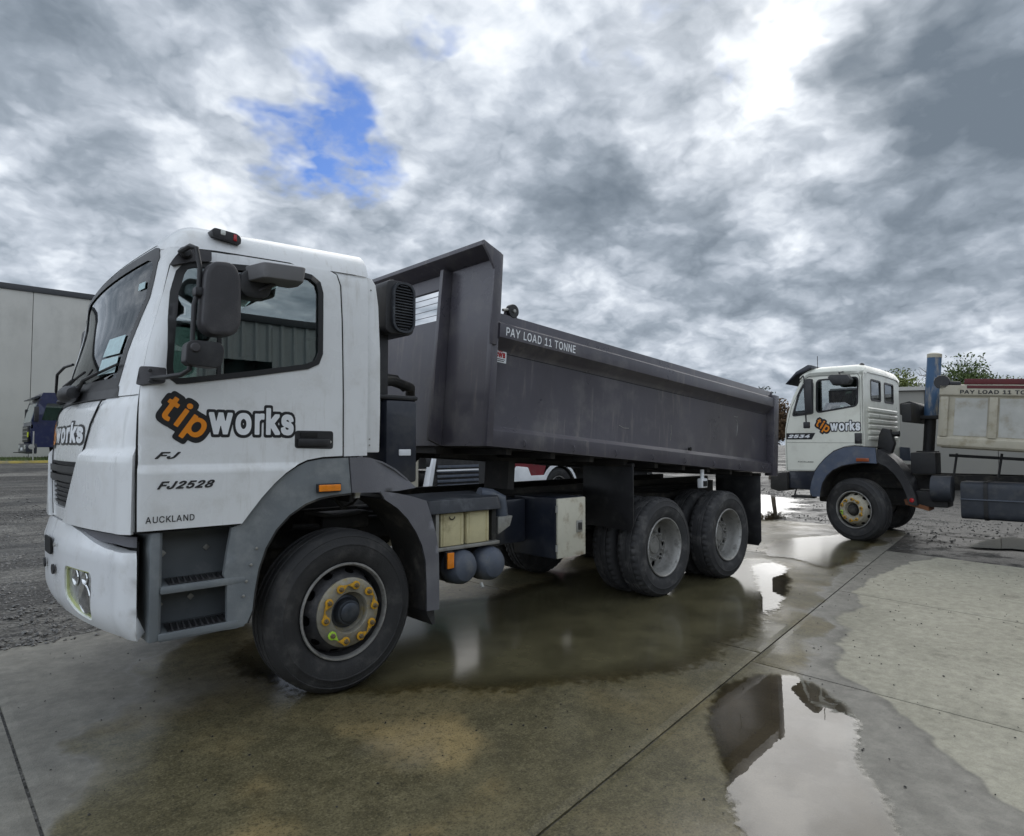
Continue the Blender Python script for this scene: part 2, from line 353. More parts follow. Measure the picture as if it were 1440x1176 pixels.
def patch(name, m, parent, mp, outer, holes=(), step=.08, thick=.02, off=0.0, offn=None, lines=()):
    """skin panel: 2D outline with holes laid on the surface mp(a,b) -> (point, outward normal)"""
    loops = [subdiv_loop(l, step) for l in [outer] + list(holes)]
    vs = []; ed = []
    for l in loops:
        b = len(vs); vs += l; ed += [(b + i, b + (i + 1) % len(l)) for i in range(len(l))]
    for (a0, b0), (a1, b1) in lines:          # fold lines pressed into the panel
        k = int(abs(a1 - a0) / step) + 2; b = len(vs); vs += [(a0 + (a1 - a0) * t / (k - 1), b0 + (b1 - b0) * t / (k - 1)) for t in range(k)]; ed += [(b + i, b + i + 1) for i in range(k - 1)]
    o = np.array(outer); lo, hi = o.min(0), o.max(0)
    gx = np.arange(lo[0] + step * .5, hi[0], step); gy = np.arange(lo[1] + step * .5, hi[1], step)
    g = np.stack(np.meshgrid(gx, gy), -1).reshape(-1, 2)
    if len(g):
        k = inpoly(g, outer)
        for h in holes: k &= ~inpoly(g, h)
        g = g[k]; bp = np.array(vs)
        if len(g):
            dm = np.min(np.linalg.norm(g[:, None] - bp[None], axis=2), 1); vs += [tuple(q) for q in g[dm > step * .45]]
    r_ = delaunay_2d_cdt([Vector(q) for q in vs], ed, [], 0, 1e-5)
    V = np.array([tuple(q) for q in r_[0]]); T = np.array([t for t in r_[2] if len(t) == 3])
    cen = V[T].mean(1); k = inpoly(cen, outer)
    for h in holes: k &= ~inpoly(cen, h)
    T = T[k]
    P3 = []; B3 = []
    for q in V:
        p_, n_ = mp(q[0], q[1]); oo = off + (offn(q[0], q[1]) if offn else 0)
        P3.append(p_ + n_ * oo); B3.append(p_ + n_ * (oo - thick))
    n0 = len(P3); faces = []
    a, b, c = [np.array(P3[i]) for i in T[0]]; nn = np.cross(b - a, c - a); _, nr = mp(*V[T[0]].mean(0))
    flip = nn @ nr < 0
    for t in T:
        t = tuple(int(i) for i in t)
        if flip: t = t[::-1]
        faces.append(t); faces.append(tuple(i + n0 for i in t[::-1]))
    cnt = {}
    for t in T:
        for i in range(3):
            e = (int(t[i]), int(t[(i + 1) % 3])); cnt[e] = 1
    allv = P3 + B3; rim = []
    for (i, j) in cnt:
        if (j, i) not in cnt:
            b_ = len(allv); allv = allv + [P3[i], P3[j], B3[j], B3[i]]
            f = (b_, b_ + 1, b_ + 2, b_ + 3)
            faces.append(f if flip else f[::-1])
    me = bpy.data.meshes.new(name); me.from_pydata([tuple(q) for q in allv], [], faces); me.materials.append(m)
    me.polygons.foreach_set('use_smooth', [True] * len(me.polygons)); me.update()
    return link(bpy.data.objects.new(name, me), parent)
def ring(name, m, parent, mp, loop, w_out, w_in, **kw):
    return patch(name, m, parent, mp, offset_loop(loop, w_out), [offset_loop(loop, -w_in)], **kw)
def flat(y=None, x=None, z=None, sgn=-1):
    """flat surface: y=const -> (x,z); x=const -> (y,z); z=const -> (x,y)"""
    if y is not None: return lambda a, b: (np.array([a, y, b]), np.array([0, float(sgn), 0]))
    if x is not None: return lambda a, b: (np.array([x, a, b]), np.array([float(sgn), 0, 0]))
    return lambda a, b: (np.array([a, b, z]), np.array([0, 0, float(sgn)]))
GLYPHS = {"t":[309,[[204,379,204,327,6,327,6,379],[65,471,126,471,126,98,136,61,170,50,185,51,202,54,213,2,192,-3,168,-4,150,-3,133,0,117,5,104,12,92,21,82,32,75,45,69,59,66,75,65,93]]],"i":[213,[[53,0,53,379,114,379,114,0],[84,443,54,455,41,483,54,512,84,524,114,512,126,483,114,455]]],"p":[460,[[53,-143,53,379,112,379,112,319,118,319,137,346,171,373,229,384,248,383,265,381,282,376,298,369,313,361,327,350,339,338,351,325,361,309,370,293,377,274,383,255,387,234,389,212,390,189,389,165,387,143,383,122,377,103,370,84,361,68,351,52,340,39,327,27,313,16,298,7,282,1,266,-4,248,-7,229,-8,173,4,138,31,118,59,114,-143],[220,47,234,48,247,50,258,54,269,59,279,66,289,74,297,83,304,93,310,104,316,117,320,130,324,144,326,158,328,174,328,189,328,205,326,220,324,234,320,248,316,261,311,273,304,284,297,294,289,303,280,311,270,318,259,323,247,327,234,329,220,330,207,329,194,327,182,323,171,318,161,312,152,304,144,296,137,286,130,275,125,263,121,250,117,236,115,221,113,206,113,189,113,173,115,157,117,142,121,128,125,115,131,103,137,92,144,82,152,73,162,65,172,58,183,53,194,50,207,47]]],"w":[633,[[138,0,23,379,87,379,133,214,154,137,175,41,165,41,186,135,206,214,252,379,316,379,362,214,382,136,402,41,391,41,413,135,434,214,480,379,545,379,429,0,368,0,319,172,305,225,291,280,277,338,291,338,277,280,263,225,248,172,199,0]]],"o":[469,[[207,-8,187,-7,168,-4,150,1,133,8,117,16,102,27,88,39,76,53,65,68,56,85,48,103,42,123,38,143,35,165,34,187,35,211,38,233,42,253,48,273,56,291,65,308,76,323,88,337,102,349,117,360,133,369,150,376,168,380,187,383,207,384,228,383,247,380,265,376,282,369,299,360,314,349,327,337,339,323,350,308,359,291,367,273,373,253,378,233,380,211,381,187,380,165,378,143,373,123,367,103,359,85,350,68,339,53,327,39,314,27,299,16,282,8,265,1,247,-4,228,-7],[207,46,222,47,236,50,248,53,260,59,270,66,280,74,288,83,295,94,302,105,307,117,319,187,307,258,302,271,295,282,288,292,280,302,270,310,260,317,248,323,236,327,222,329,207,330,193,329,179,327,167,323,155,317,145,310,136,302,127,292,120,282,114,271,108,258,96,187,108,117,114,105,120,94,127,83,136,74,145,66,155,59,167,53,179,50,193,47]]],"r":[295,[[53,0,53,379,112,379,112,321,120,332,126,342,134,351,142,360,152,367,163,374,175,378,187,382,200,384,213,385,229,384,243,384,243,322,230,324,207,326,159,315,126,284,114,237,114,0]]],"k":[416,[[110,137,110,212,121,212,284,379,360,379,184,199,177,199],[53,0,53,509,114,509,114,0],[294,0,148,186,191,229,372,0]]],"s":[418,[[182,-8,112,3,62,38,54,47,48,58,43,69,39,81,36,94,94,107,98,95,102,84,108,75,116,67,124,60,134,55,144,51,156,48,168,46,181,45,196,46,210,48,223,51,234,56,244,62,253,69,260,77,264,85,267,94,268,103,254,136,212,155,149,170,130,175,112,182,97,190,83,198,72,208,63,219,56,231,51,244,48,258,47,274,48,287,50,299,53,310,58,321,65,332,73,341,82,350,92,357,103,364,115,370,128,375,142,379,156,382,171,384,187,384,254,372,299,339,324,290,268,277,243,316,234,322,225,326,214,330,201,332,187,333,174,332,162,330,151,327,140,322,131,317,123,310,117,303,112,295,109,286,109,277,124,243,172,223,229,209,249,204,267,197,282,190,295,181,306,171,315,161,322,149,327,136,330,122,331,107,330,93,328,81,324,69,319,58,312,47,304,37,295,28,284,20,273,13,260,6,246,1,231,-3,216,-6,199,-8]]],"F":[438,[[60,0,60,509,369,509,369,452,125,452,125,278,346,278,346,221,125,221,125,0]]],"J":[451,[[185,-7,159,-5,135,0,113,7,93,19,75,33,60,50,48,70,40,92,35,118,33,145,33,173,98,173,98,145,99,128,101,112,106,97,113,85,122,74,132,65,143,59,156,54,170,51,185,50,200,51,214,54,226,59,238,65,248,74,256,85,263,97,268,112,271,128,272,145,272,509,336,509,336,145,335,118,330,92,321,70,309,50,294,33,276,19,256,7,235,0,211,-5]]],"2":[477,[[64,0,64,47,234,229,282,282,311,327,320,371,308,419,273,449,224,460,172,447,139,413,127,362,66,362,66,380,69,397,73,413,79,428,86,442,95,456,105,468,117,478,129,488,143,496,158,503,174,509,190,512,207,515,225,516,243,515,260,513,276,509,291,503,306,497,319,488,332,479,343,469,352,458,361,445,368,432,374,418,378,403,380,388,381,372,371,318,336,259,267,180,153,60,389,57,389,0]]],"5":[481,[[221,-7,203,-6,186,-4,170,0,155,5,140,11,126,19,114,28,102,37,92,48,83,60,75,73,69,86,64,100,61,115,60,130,122,130,138,89,173,60,221,50,276,64,314,104,328,162,314,221,275,262,264,267,254,272,242,275,230,276,218,277,167,268,128,246,67,253,96,509,366,509,366,452,151,452,134,301,178,325,229,334,294,321,345,285,379,231,391,163,390,144,387,126,383,108,377,91,369,76,359,61,349,48,337,35,323,25,309,15,293,7,276,1,259,-3,240,-6]]],"8":[489,[[226,-7,206,-6,187,-4,169,0,152,5,136,11,121,19,107,28,95,38,84,50,74,62,66,75,60,89,55,104,53,119,52,135,65,195,101,241,153,265,138,272,125,278,113,286,102,296,93,308,85,321,78,335,74,349,71,364,70,380,71,396,74,410,78,424,83,437,90,450,99,462,109,472,120,482,132,490,146,498,160,504,176,509,192,513,209,515,226,516,244,515,261,513,277,509,292,504,306,498,319,490,332,482,343,472,353,462,361,450,369,437,374,424,378,410,381,396,382,380,381,364,378,349,374,335,367,321,359,308,350,296,339,286,327,278,314,272,300,267,351,241,387,195,401,135,400,119,397,104,393,89,387,75,378,62,369,50,358,38,346,28,332,19,317,11,301,5,284,0,265,-4,246,-6],[226,49,285,60,323,91,337,139,322,189,283,223,226,235,169,223,130,189,115,139,129,91,167,60],[226,290,274,300,307,330,319,376,308,420,275,449,226,460,177,449,145,420,133,376,145,330,178,300]]],"3":[497,[[218,-7,200,-6,182,-4,165,-1,148,4,133,10,118,17,104,25,92,35,80,46,70,57,62,70,55,84,49,99,46,115,44,132,109,132,126,87,165,59,219,50,275,61,315,93,329,145,316,196,310,205,303,213,295,221,285,228,275,234,263,239,249,242,235,245,219,247,201,248,157,248,157,299,288,448,70,452,70,509,372,509,372,461,211,278,211,289,233,290,254,290,273,287,291,282,308,276,324,268,338,258,350,248,361,236,371,222,379,208,385,193,389,178,392,162,393,145,392,127,389,111,385,95,379,80,370,66,361,53,350,41,337,30,324,21,309,12,292,6,275,0,257,-4,238,-6]]],"A":[551,[[16,0,201,509,276,509,463,0,395,0,287,302,264,372,232,478,245,478,213,371,191,302,85,0],[110,142,110,199,370,199,370,142]]],"U":[545,[[259,-8,235,-7,213,-4,192,0,172,7,154,15,137,25,121,37,108,50,95,64,85,80,76,97,69,114,64,133,61,153,60,173,60,509,124,509,124,178,125,164,127,150,130,137,135,125,141,113,148,102,156,92,165,83,176,75,187,68,200,62,213,57,227,54,243,52,259,52,275,52,290,54,305,57,318,62,331,68,342,75,352,83,362,92,370,102,377,113,382,125,387,137,390,150,392,164,393,178,393,509,457,509,457,173,456,153,453,133,448,114,441,97,433,80,422,64,410,50,396,37,380,25,363,15,345,7,325,0,304,-4,282,-7]]],"C":[558,[[267,-7,242,-6,217,-2,194,5,171,13,150,25,131,39,113,55,97,73,82,93,70,115,59,140,51,166,45,193,41,223,40,254,41,285,45,315,51,343,59,369,70,393,82,415,97,436,113,454,131,470,150,484,171,495,194,504,217,510,242,514,267,516,340,504,402,471,448,418,455,406,461,392,466,378,470,364,473,348,408,348,389,395,357,428,315,449,267,456,249,455,231,452,215,447,199,441,184,432,169,422,156,410,145,396,134,381,125,364,117,345,111,325,107,303,104,279,103,254,104,229,107,206,111,184,117,163,125,145,134,127,145,112,157,98,170,87,184,76,199,68,215,61,232,57,249,54,267,53,315,60,357,81,389,114,408,160,473,160,470,145,466,131,461,117,455,103,448,91,402,38,341,5]]],"K":[495,[[104,145,104,216,139,261,174,303,212,344,364,509,448,509,231,276],[60,0,60,509,125,509,125,334,124,225,125,193,125,0],[372,0,188,259,228,309,449,0]]],"L":[421,[[60,0,60,509,125,509,125,57,361,57,361,0]]],"N":[551,[[60,0,60,509,136,509,343,183,363,151,388,107,414,55,405,54,401,108,399,157,399,195,399,509,463,509,463,0,387,0,202,290,177,331,148,381,108,452,119,454,122,384,124,328,125,291,125,0]]],"D":[530,[[219,0,96,0,96,57,215,57,239,58,261,61,282,66,301,72,318,81,333,91,347,103,360,117,370,132,379,149,386,168,392,187,396,209,398,231,399,255,398,279,396,302,392,323,386,342,379,361,370,377,360,392,348,406,335,418,320,428,303,437,285,443,265,448,244,451,221,452,93,452,93,509,225,509,254,507,281,504,307,498,331,489,353,478,373,465,391,450,407,432,421,413,433,391,444,367,451,342,457,315,460,286,462,255,460,224,457,195,451,168,443,142,433,119,421,97,406,77,390,60,371,44,351,31,328,20,303,11,277,5,249,1],[125,509,125,0,60,0,60,509]]],"P":[473,[[60,0,60,509,235,509,258,508,279,505,298,501,316,495,332,487,347,478,360,468,371,456,381,444,390,430,397,415,402,399,406,383,408,365,409,348,408,330,406,313,402,296,397,280,390,265,381,251,371,239,360,227,347,216,332,207,316,199,298,193,279,189,258,187,235,186,109,186,109,242,233,242,248,243,262,245,275,247,287,251,297,256,333,294,344,348,333,402,297,439,286,443,275,447,262,450,248,451,232,452,125,452,125,0]]],"Y":[544,[[203,0,203,208,16,509,91,509,192,344,222,292,250,230,224,230,251,293,280,344,381,509,455,509,268,208,268,0]]],"O":[581,[[267,-7,241,-6,217,-2,194,5,171,13,150,25,131,39,113,55,97,73,82,93,70,115,59,140,51,166,45,193,41,223,40,254,41,285,45,315,51,343,59,369,70,393,82,415,97,436,113,454,131,470,150,484,171,495,194,504,217,510,241,514,267,516,293,514,317,510,340,504,363,495,384,484,403,470,421,454,437,436,451,415,464,393,474,369,482,343,488,315,492,285,493,254,492,223,488,193,482,166,474,140,464,115,451,93,437,73,421,55,403,39,384,25,363,13,340,5,317,-2,293,-6],[267,53,285,54,302,57,318,61,334,68,349,76,364,86,377,98,388,112,399,127,408,144,416,163,422,183,427,205,429,229,430,254,429,279,427,303,422,325,416,346,408,365,399,382,388,397,377,411,364,423,349,433,334,441,318,447,302,452,285,455,267,456,249,455,232,452,215,447,199,441,184,433,170,422,157,411,145,397,135,381,125,364,117,345,111,325,107,303,104,279,103,254,104,229,107,205,111,183,117,163,125,144,135,127,145,112,157,98,170,86,184,76,199,68,215,61,232,57,249,54]]],"T":[505,[[32,452,32,509,417,509,417,452,257,452,257,0,193,0,193,452]]],"E":[447,[[60,0,60,509,372,509,372,452,125,452,125,286,355,286,355,229,125,229,125,57,375,57,375,0]]],"1":[465,[[76,0,76,55,391,55,391,0],[276,509,276,0,212,0,212,448,86,358,86,427,198,509]]],"W":[758,[[155,0,16,509,82,509,163,196,175,145,187,94,197,40,189,40,200,94,211,145,224,196,306,509,380,509,462,196,474,145,486,94,497,40,488,40,499,94,510,145,523,196,603,509,670,509,530,0,455,0,368,323,351,391,336,475,350,475,335,395,318,323,230,0]]],"B":[484,[[60,0,60,509,241,509,261,508,280,506,298,502,314,497,329,491,342,483,354,474,364,464,373,454,381,442,387,429,392,416,395,403,397,389,398,374,387,320,356,286,315,267,315,262,363,245,402,203,408,192,412,179,415,166,417,152,418,136,417,121,415,107,411,93,407,79,400,67,392,55,383,44,372,34,359,26,344,18,328,11,311,6,291,3,270,1,247,0],[125,57,245,57,267,58,287,61,304,65,318,72,330,80,339,89,346,100,351,111,354,123,355,137,342,184,306,218,248,231,125,231],[125,285,238,285,288,296,323,326,336,372,335,385,332,397,328,409,321,419,313,429,302,437,290,443,275,448,259,451,240,452,125,452]]],"4":[502,[[40,105,40,158,247,509,311,509,109,166,413,163,413,105],[282,0,282,121,282,146,282,318,343,318,343,0]]]}
def layout(body, spacing=1.0, shear=0.0, rot=0.0):
    """outline segments of a line of text (em units): list of closed loops"""
    loops = []; x = 0.0
    for ch in body:
        if ch == ' ': x += .26 * spacing; continue
        adv, ls = GLYPHS[ch]
        for l in ls:
            q = np.array(l, float).reshape(-1, 2) / 1000; q[:, 0] += x + shear * q[:, 1]; loops.append(q)
        x += adv / 1000 * spacing
    if rot:
        c, s_ = math.cos(rot), math.sin(rot); loops = [q @ np.array([[c, s_], [-s_, c]]) for q in loops]
    return loops
def text_fill(loops, level, res):
    """letters grown by `level`: marching squares on the distance to the outlines; returns verts, faces"""
    allp = np.concatenate(loops); pad = level + 3 * res; lo, hi = allp.min(0) - pad, allp.max(0) + pad
    nx_, ny_ = (np.ceil((hi - lo) / res)).astype(int) + 1
    X, Y = np.meshgrid(lo[0] + np.arange(nx_) * res, lo[1] + np.arange(ny_) * res, indexing='ij')
    d2 = np.full(X.shape, 1e9); wn = np.zeros(X.shape, int)
    for q in loops:
        r = np.roll(q, -1, 0)
        for a, b in zip(q, r):
            e = b - a; l2 = e @ e
            if l2 < 1e-12: continue
            i0, i1 = np.searchsorted(X[:, 0], [min(a[0], b[0]) - pad - .02, max(a[0], b[0]) + pad + .02]); j0, j1 = np.searchsorted(Y[0], [min(a[1], b[1]) - pad - .02, max(a[1], b[1]) + pad + .02])
            xs, ys_ = X[i0:i1, j0:j1], Y[i0:i1, j0:j1]
            t = np.clip(((xs - a[0]) * e[0] + (ys_ - a[1]) * e[1]) / l2, 0, 1)
            d2[i0:i1, j0:j1] = np.minimum(d2[i0:i1, j0:j1], np.sqrt((xs - a[0] - t * e[0]) ** 4 + (ys_ - a[1] - t * e[1]) ** 4))
            up = (a[1] <= Y) & (b[1] > Y); dn = (b[1] <= Y) & (a[1] > Y); cr_ = e[0] * (Y - a[1]) - (X - a[0]) * e[1]
            wn += (up & (cr_ > 0)).astype(int) - (dn & (cr_ < 0)).astype(int)
    phi = np.where(wn != 0, -np.sqrt(d2), np.sqrt(d2)) - level
    if level > 0: phi = np.where(wn != 0, -level, phi)
    ins = phi < 0; cs = ins[:-1, :-1].astype(int) + ins[1:, :-1] + ins[1:, 1:] + ins[:-1, 1:]
    V = []; F = []
    for j in range(ny_ - 1):                    # full cells merged into runs
        row = cs[:, j] == 4; i = 0
        while i < nx_ - 1:
            if row[i]:
                k = i
                while k < nx_ - 1 and row[k]: k += 1
                b_ = len(V); x0, x1, y0, y1 = X[i, 0], X[k, 0], Y[0, j], Y[0, j + 1]; V += [(x0, y0), (x1, y0), (x1, y1), (x0, y1)]; F.append((b_, b_ + 1, b_ + 2, b_ + 3)); i = k
            else: i += 1
    for i, j in np.argwhere((cs > 0) & (cs < 4)):
        c4 = [(i, j), (i + 1, j), (i + 1, j + 1), (i, j + 1)]; poly = []
        for k in range(4):
            A, B = c4[k], c4[(k + 1) % 4]; pa, pb = phi[A], phi[B]
            if pa < 0: poly.append((X[A], Y[A]))
            if (pa < 0) != (pb < 0):
                t = pa / (pa - pb); poly.append((X[A] + t * (X[B] - X[A]), Y[A] + t * (Y[B] - Y[A])))
        if len(poly) > 2: b_ = len(V); V += poly; F.append(tuple(range(b_, b_ + len(poly))))
    return np.array(V), F
def lettering(name, m, parent, mp, body, box, off=.004, bold=0.0, extra=0.0, shear=0.0, spacing=1.0, rot=0.0, res=.016):
    """text fitted to box (a0,a1,b0,b1) on surface mp; extra thickens it for an outline"""
    loops = layout(body, spacing, shear, rot); ap = np.concatenate(loops); lo, hi = ap.min(0) - bold, ap.max(0) + bold
    V, F = text_fill(layout(body, spacing, shear), bold + extra, res)     # grown square-cornered, then turned
    if rot: c, s_ = math.cos(rot), math.sin(rot); V = V @ np.array([[c, s_], [-s_, c]])
    Q = (V - lo) * (np.array([(box[1] - box[0]), (box[3] - box[2])]) / (hi - lo)) + np.array([box[0], box[2]])
    o = raw(name, [p_ + n_ * off for p_, n_ in (mp(*q) for q in Q)], F, m, parent); return o

# ================================================================== SETTING
_lat = rng.random((64, 256, 256))
def vnoise(x, y, scale, seed=0, octs=4):
    v = 0; amp = 1; tot = 0
    for o in range(octs):
        L = _lat[(seed * 7 + o) % 64]; xs = x * scale * 2 ** o + 31.7 * o; ys = y * scale * 2 ** o + 17.3 * o
        xi = np.floor(xs).astype(int); yi = np.floor(ys).astype(int); fx = xs - xi; fy = ys - yi
        fx = fx * fx * (3 - 2 * fx); fy = fy * fy * (3 - 2 * fy); xi %= 256; yi %= 256; x2 = (xi + 1) % 256; y2 = (yi + 1) % 256
        v = v + amp * ((L[xi, yi] * (1 - fx) + L[x2, yi] * fx) * (1 - fy) + (L[xi, y2] * (1 - fx) + L[x2, y2] * fx) * fy); tot += amp; amp *= .5
    return v / tot
def sstep(a, b, x):
    t = np.clip((x - a) / (b - a), 0, 1); return t * t * (3 - 2 * t)
def sdf(X, Y, poly):
    q = np.array(poly); d = np.full(X.shape, 1e9)
    for i in range(len(q)):
        a = q[i]; b = q[(i + 1) % len(q)]; e = b - a
        t = np.clip(((X - a[0]) * e[0] + (Y - a[1]) * e[1]) / (e @ e + 1e-12), 0, 1)
        d = np.minimum(d, np.hypot(X - a[0] - t * e[0], Y - a[1] - t * e[1]))
    ins = inpoly(np.stack([X.ravel(), Y.ravel()], 1), poly).reshape(X.shape)
    return np.where(ins, d, -d)
def ground_z(x, y):
    return .9 * sstep(6, 26, y) * sstep(22, 9, x) - .014

# ---- ground materials
def ground_material():
    m = bpy.data.materials.new('wet_gravel_yard'); m.use_nodes = True; N = NT(m.node_tree); N.n.clear()
    O = N.new('ShaderNodeTexCoord').outputs['Object']
    b = N.new('ShaderNodeBsdfPrincipled'); out = N.new('ShaderNodeOutputMaterial'); N.l.new(b.outputs[0], out.inputs[0])
    big = N.noise(O, .22, 3, .6); tr = N.noise(N.vmath('MULTIPLY', O, (.25, 1.3, 1)), .9, 4, .62, .8); med = N.noise(O, 2.2, 5, .65)
    fine = N.noise(O, 28, 3, .7); vor = N.voro(O, 34)
    c = N.mix(N.ramp(tr, .42, .62), (.058, .056, .054), (.21, .203, .185))
    c = N.mix(N.ramp(med, .45, .7), c, (.125, .12, .11))
    c = N.mix(N.math('MULTIPLY', N.ramp(vor, .5, .08), N.ramp(fine, .4, .6)), c, (.25, .245, .235))
    c = N.mix(N.math('MULTIPLY', N.ramp(fine, .55, .40), .7), c, (.028, .027, .026))
    wet = N.ramp(N.math('ADD', big, N.math('MULTIPLY', med, .3)), .62, .72)
    wa = N.attr('wet').outputs['Fac']; wet = N.math('MAXIMUM', wet, N.math('MULTIPLY', wa, N.ramp(med, .35, .55)), clamp=True)
    c = N.mix(N.math('MULTIPLY', wet, .6), c, N.vmath('MULTIPLY', c, (.35, .34, .32)))
    c = N.vmath('SCALE', c, scale=N.math('MULTIPLY_ADD', wa, -.52, 1.0))
    N.put(b.inputs['Base Color'], c)
    N.put(b.inputs['Roughness'], N.ramp(wet, 0, 1, .85, .48))
    N.put(b.inputs['Coat Weight'], N.math('MULTIPLY', wet, N.math('ADD', .06, N.math('MULTIPLY', wa, .12)), clamp=True)); b.inputs['Coat Roughness'].default_value = .22; b.inputs['Coat IOR'].default_value = 1.45
    hgt = N.math('ADD', N.math('MULTIPLY', N.ramp(vor, .6, .0), .6), N.math('MULTIPLY', fine, .8))
    b.inputs['Specular IOR Level'].default_value = .2; N.put(b.inputs['Normal'], N.bump(hgt, .5, .02)); return m
def slab_material():
    m = bpy.data.materials.new('wet_concrete_slab'); m.use_nodes = True; N = NT(m.node_tree); N.n.clear()
    O = N.new('ShaderNodeTexCoord').outputs['Object']
    b = N.new('ShaderNodeBsdfPrincipled'); out = N.new('ShaderNodeOutputMaterial'); N.l.new(b.outputs[0], out.inputs[0])
    wet = N.attr('wet').outputs['Fac']; silt = N.attr('silt').outputs['Fac']
    big = N.noise(O, .8, 4, .6, .5); med = N.noise(O, 5, 5, .66); fine = N.noise(O, 85, 3, .72); vfine = N.noise(O, 210, 2, .6); vor = N.voro(O, 95)
    dry = N.mix(N.ramp(big, .3, .7), (.315, .298, .235), (.395, .374, .298))
    dry = N.mix(N.math('MULTIPLY', N.ramp(med, .52, .72), .55), dry, (.27, .255, .205))
    dry = N.mix(N.math('MULTIPLY', N.ramp(fine, .56, .68), .5), dry, (.17, .165, .15))
    dry = N.mix(N.math('MULTIPLY', N.ramp(vfine, .56, .70), .35), dry, (.42, .41, .37))
    wetc = N.mix(N.ramp(med, .35, .65), (.076, .067, .034), (.118, .104, .056))
    wetc = N.mix(N.math('MULTIPLY', silt, N.ramp(big, .3, .55)), wetc, (.29, .22, .10))
    mot = N.noise(O, 26, 3, .7); wetc = N.mix(N.math('MULTIPLY', N.ramp(mot, .54, .70), .45), wetc, (.155, .137, .082)); wetc = N.mix(N.math('MULTIPLY', N.ramp(mot, .46, .34), .5), wetc, (.048, .044, .026))
    wetc = N.mix(N.math('MULTIPLY', N.ramp(fine, .52, .66), .6), wetc, (.150, .133, .080))
    wetc = N.mix(N.math('MULTIPLY', N.ramp(fine, .46, .36), .6), wetc, (.032, .030, .020))
    damp = N.mix(N.ramp(med, .35, .65), (.165, .157, .134), (.225, .214, .183))
    damp = N.mix(N.math('MULTIPLY', N.ramp(fine, .54, .66), .6), damp, (.09, .088, .08))
    c = N.mix(N.ramp(wet, .12, .30), dry, damp)
    c = N.mix(N.ramp(wet, .60, .80), c, wetc)
    m2 = N.noise(O, 13, 4, .7); c = N.vmath('SCALE', c, scale=N.math('MULTIPLY', N.ramp(m2, .3, .7, .80, 1.18, smooth=False), N.ramp(fine, .3, .7, .84, 1.15, smooth=False)))
    spots = N.math('MULTIPLY', N.ramp(N.noise(O, 3.1, 3, .6), .62, .72), .45); c = N.mix(spots, c, N.vmath('MULTIPLY', c, (.45, .44, .43)))
    N.put(b.inputs['Base Color'], c)
    rough = N.ramp(wet, .1, .45, .88, .52); N.put(b.inputs['Roughness'], rough)
    film = N.math('MULTIPLY', N.ramp(wet, .30, .75, 0, .50), N.ramp(N.noise(O, 1.7, 4, .6), .38, .62, .25, 1.0)); N.put(b.inputs['Coat Weight'], film)
    N.put(b.inputs['Coat Roughness'], N.ramp(wet, .45, .95, .34, .11)); b.inputs['Coat IOR'].default_value = 1.38
    hgt = N.math('ADD', N.math('MULTIPLY', fine, .8), N.math('ADD', N.math('MULTIPLY', N.ramp(vor, .5, .0), .25), N.math('MULTIPLY', vfine, .25)))
    b.inputs['Specular IOR Level'].default_value = .25; st = N.ramp(wet, .2, .95, .38, .10)
    N.put(b.inputs['Normal'], N.bump(hgt, st, .012)); N.put(b.inputs['Coat Normal'], N.bump(hgt, N.ramp(wet, .4, .95, .22, .04), .008)); return m
def water_material(name, ior, base, mud, mudc, rough):
    """puddle: see-through tinted water, some suspended mud, fresnel mirror; thins out to nothing at its rim"""
    m = bpy.data.materials.new(name); m.use_nodes = True; N = NT(m.node_tree); N.n.clear()
    O = N.new('ShaderNodeTexCoord').outputs['Object']; dep = N.attr('depth').outputs['Fac']
    n1 = N.noise(O, 16, 4, .65); edge = N.ramp(N.math('ADD', dep, N.math('MULTIPLY', N.math('SUBTRACT', n1, .5), .9)), .10, .42, 0, 1)
    tr = N.new('ShaderNodeBsdfTransparent'); N.put(tr.inputs[0], (.80, .77, .68))
    df = N.new('ShaderNodeBsdfDiffuse'); N.put(df.inputs[0], N.vmath('SCALE', mudc, scale=N.ramp(N.noise(O, 2.3, 4, .6), .3, .7, .75, 1.25)))
    mu = N.new('ShaderNodeMixShader'); N.put(mu.inputs[0], N.math('MULTIPLY', N.ramp(dep, .2, 1), mud)); N.l.new(tr.outputs[0], mu.inputs[1]); N.l.new(df.outputs[0], mu.inputs[2])
    gl = N.new('ShaderNodeBsdfGlossy'); gl.inputs['Roughness'].default_value = rough; N.put(gl.inputs[0], (1, 1, 1))
    N.put(gl.inputs['Normal'], N.bump(N.noise(O, 6, 2, .5), .02, .02))
    fr = N.new('ShaderNodeFresnel'); fr.inputs[0].default_value = ior
    mx = N.new('ShaderNodeMixShader'); N.put(mx.inputs[0], N.math('ADD', N.math('MULTIPLY', fr.outputs[0], 1 - base), base, clamp=True)); N.l.new(mu.outputs[0], mx.inputs[1]); N.l.new(gl.outputs[0], mx.inputs[2])
    t2_ = N.new('ShaderNodeBsdfTransparent'); mz = N.new('ShaderNodeMixShader'); N.put(mz.inputs[0], edge); N.l.new(t2_.outputs[0], mz.inputs[1]); N.l.new(mx.outputs[0], mz.inputs[2])
    out = N.new('ShaderNodeOutputMaterial'); N.l.new(mz.outputs[0], out.inputs[0]); return m
M_water = water_material('clear_puddle_water', 1.6, .0, .5, (.12, .098, .066), .012); M_mud = water_material('muddy_puddle_water', 1.22, .0, .85, (.105, .095, .054), .14)
M_ground = ground_material(); M_slab = slab_material()

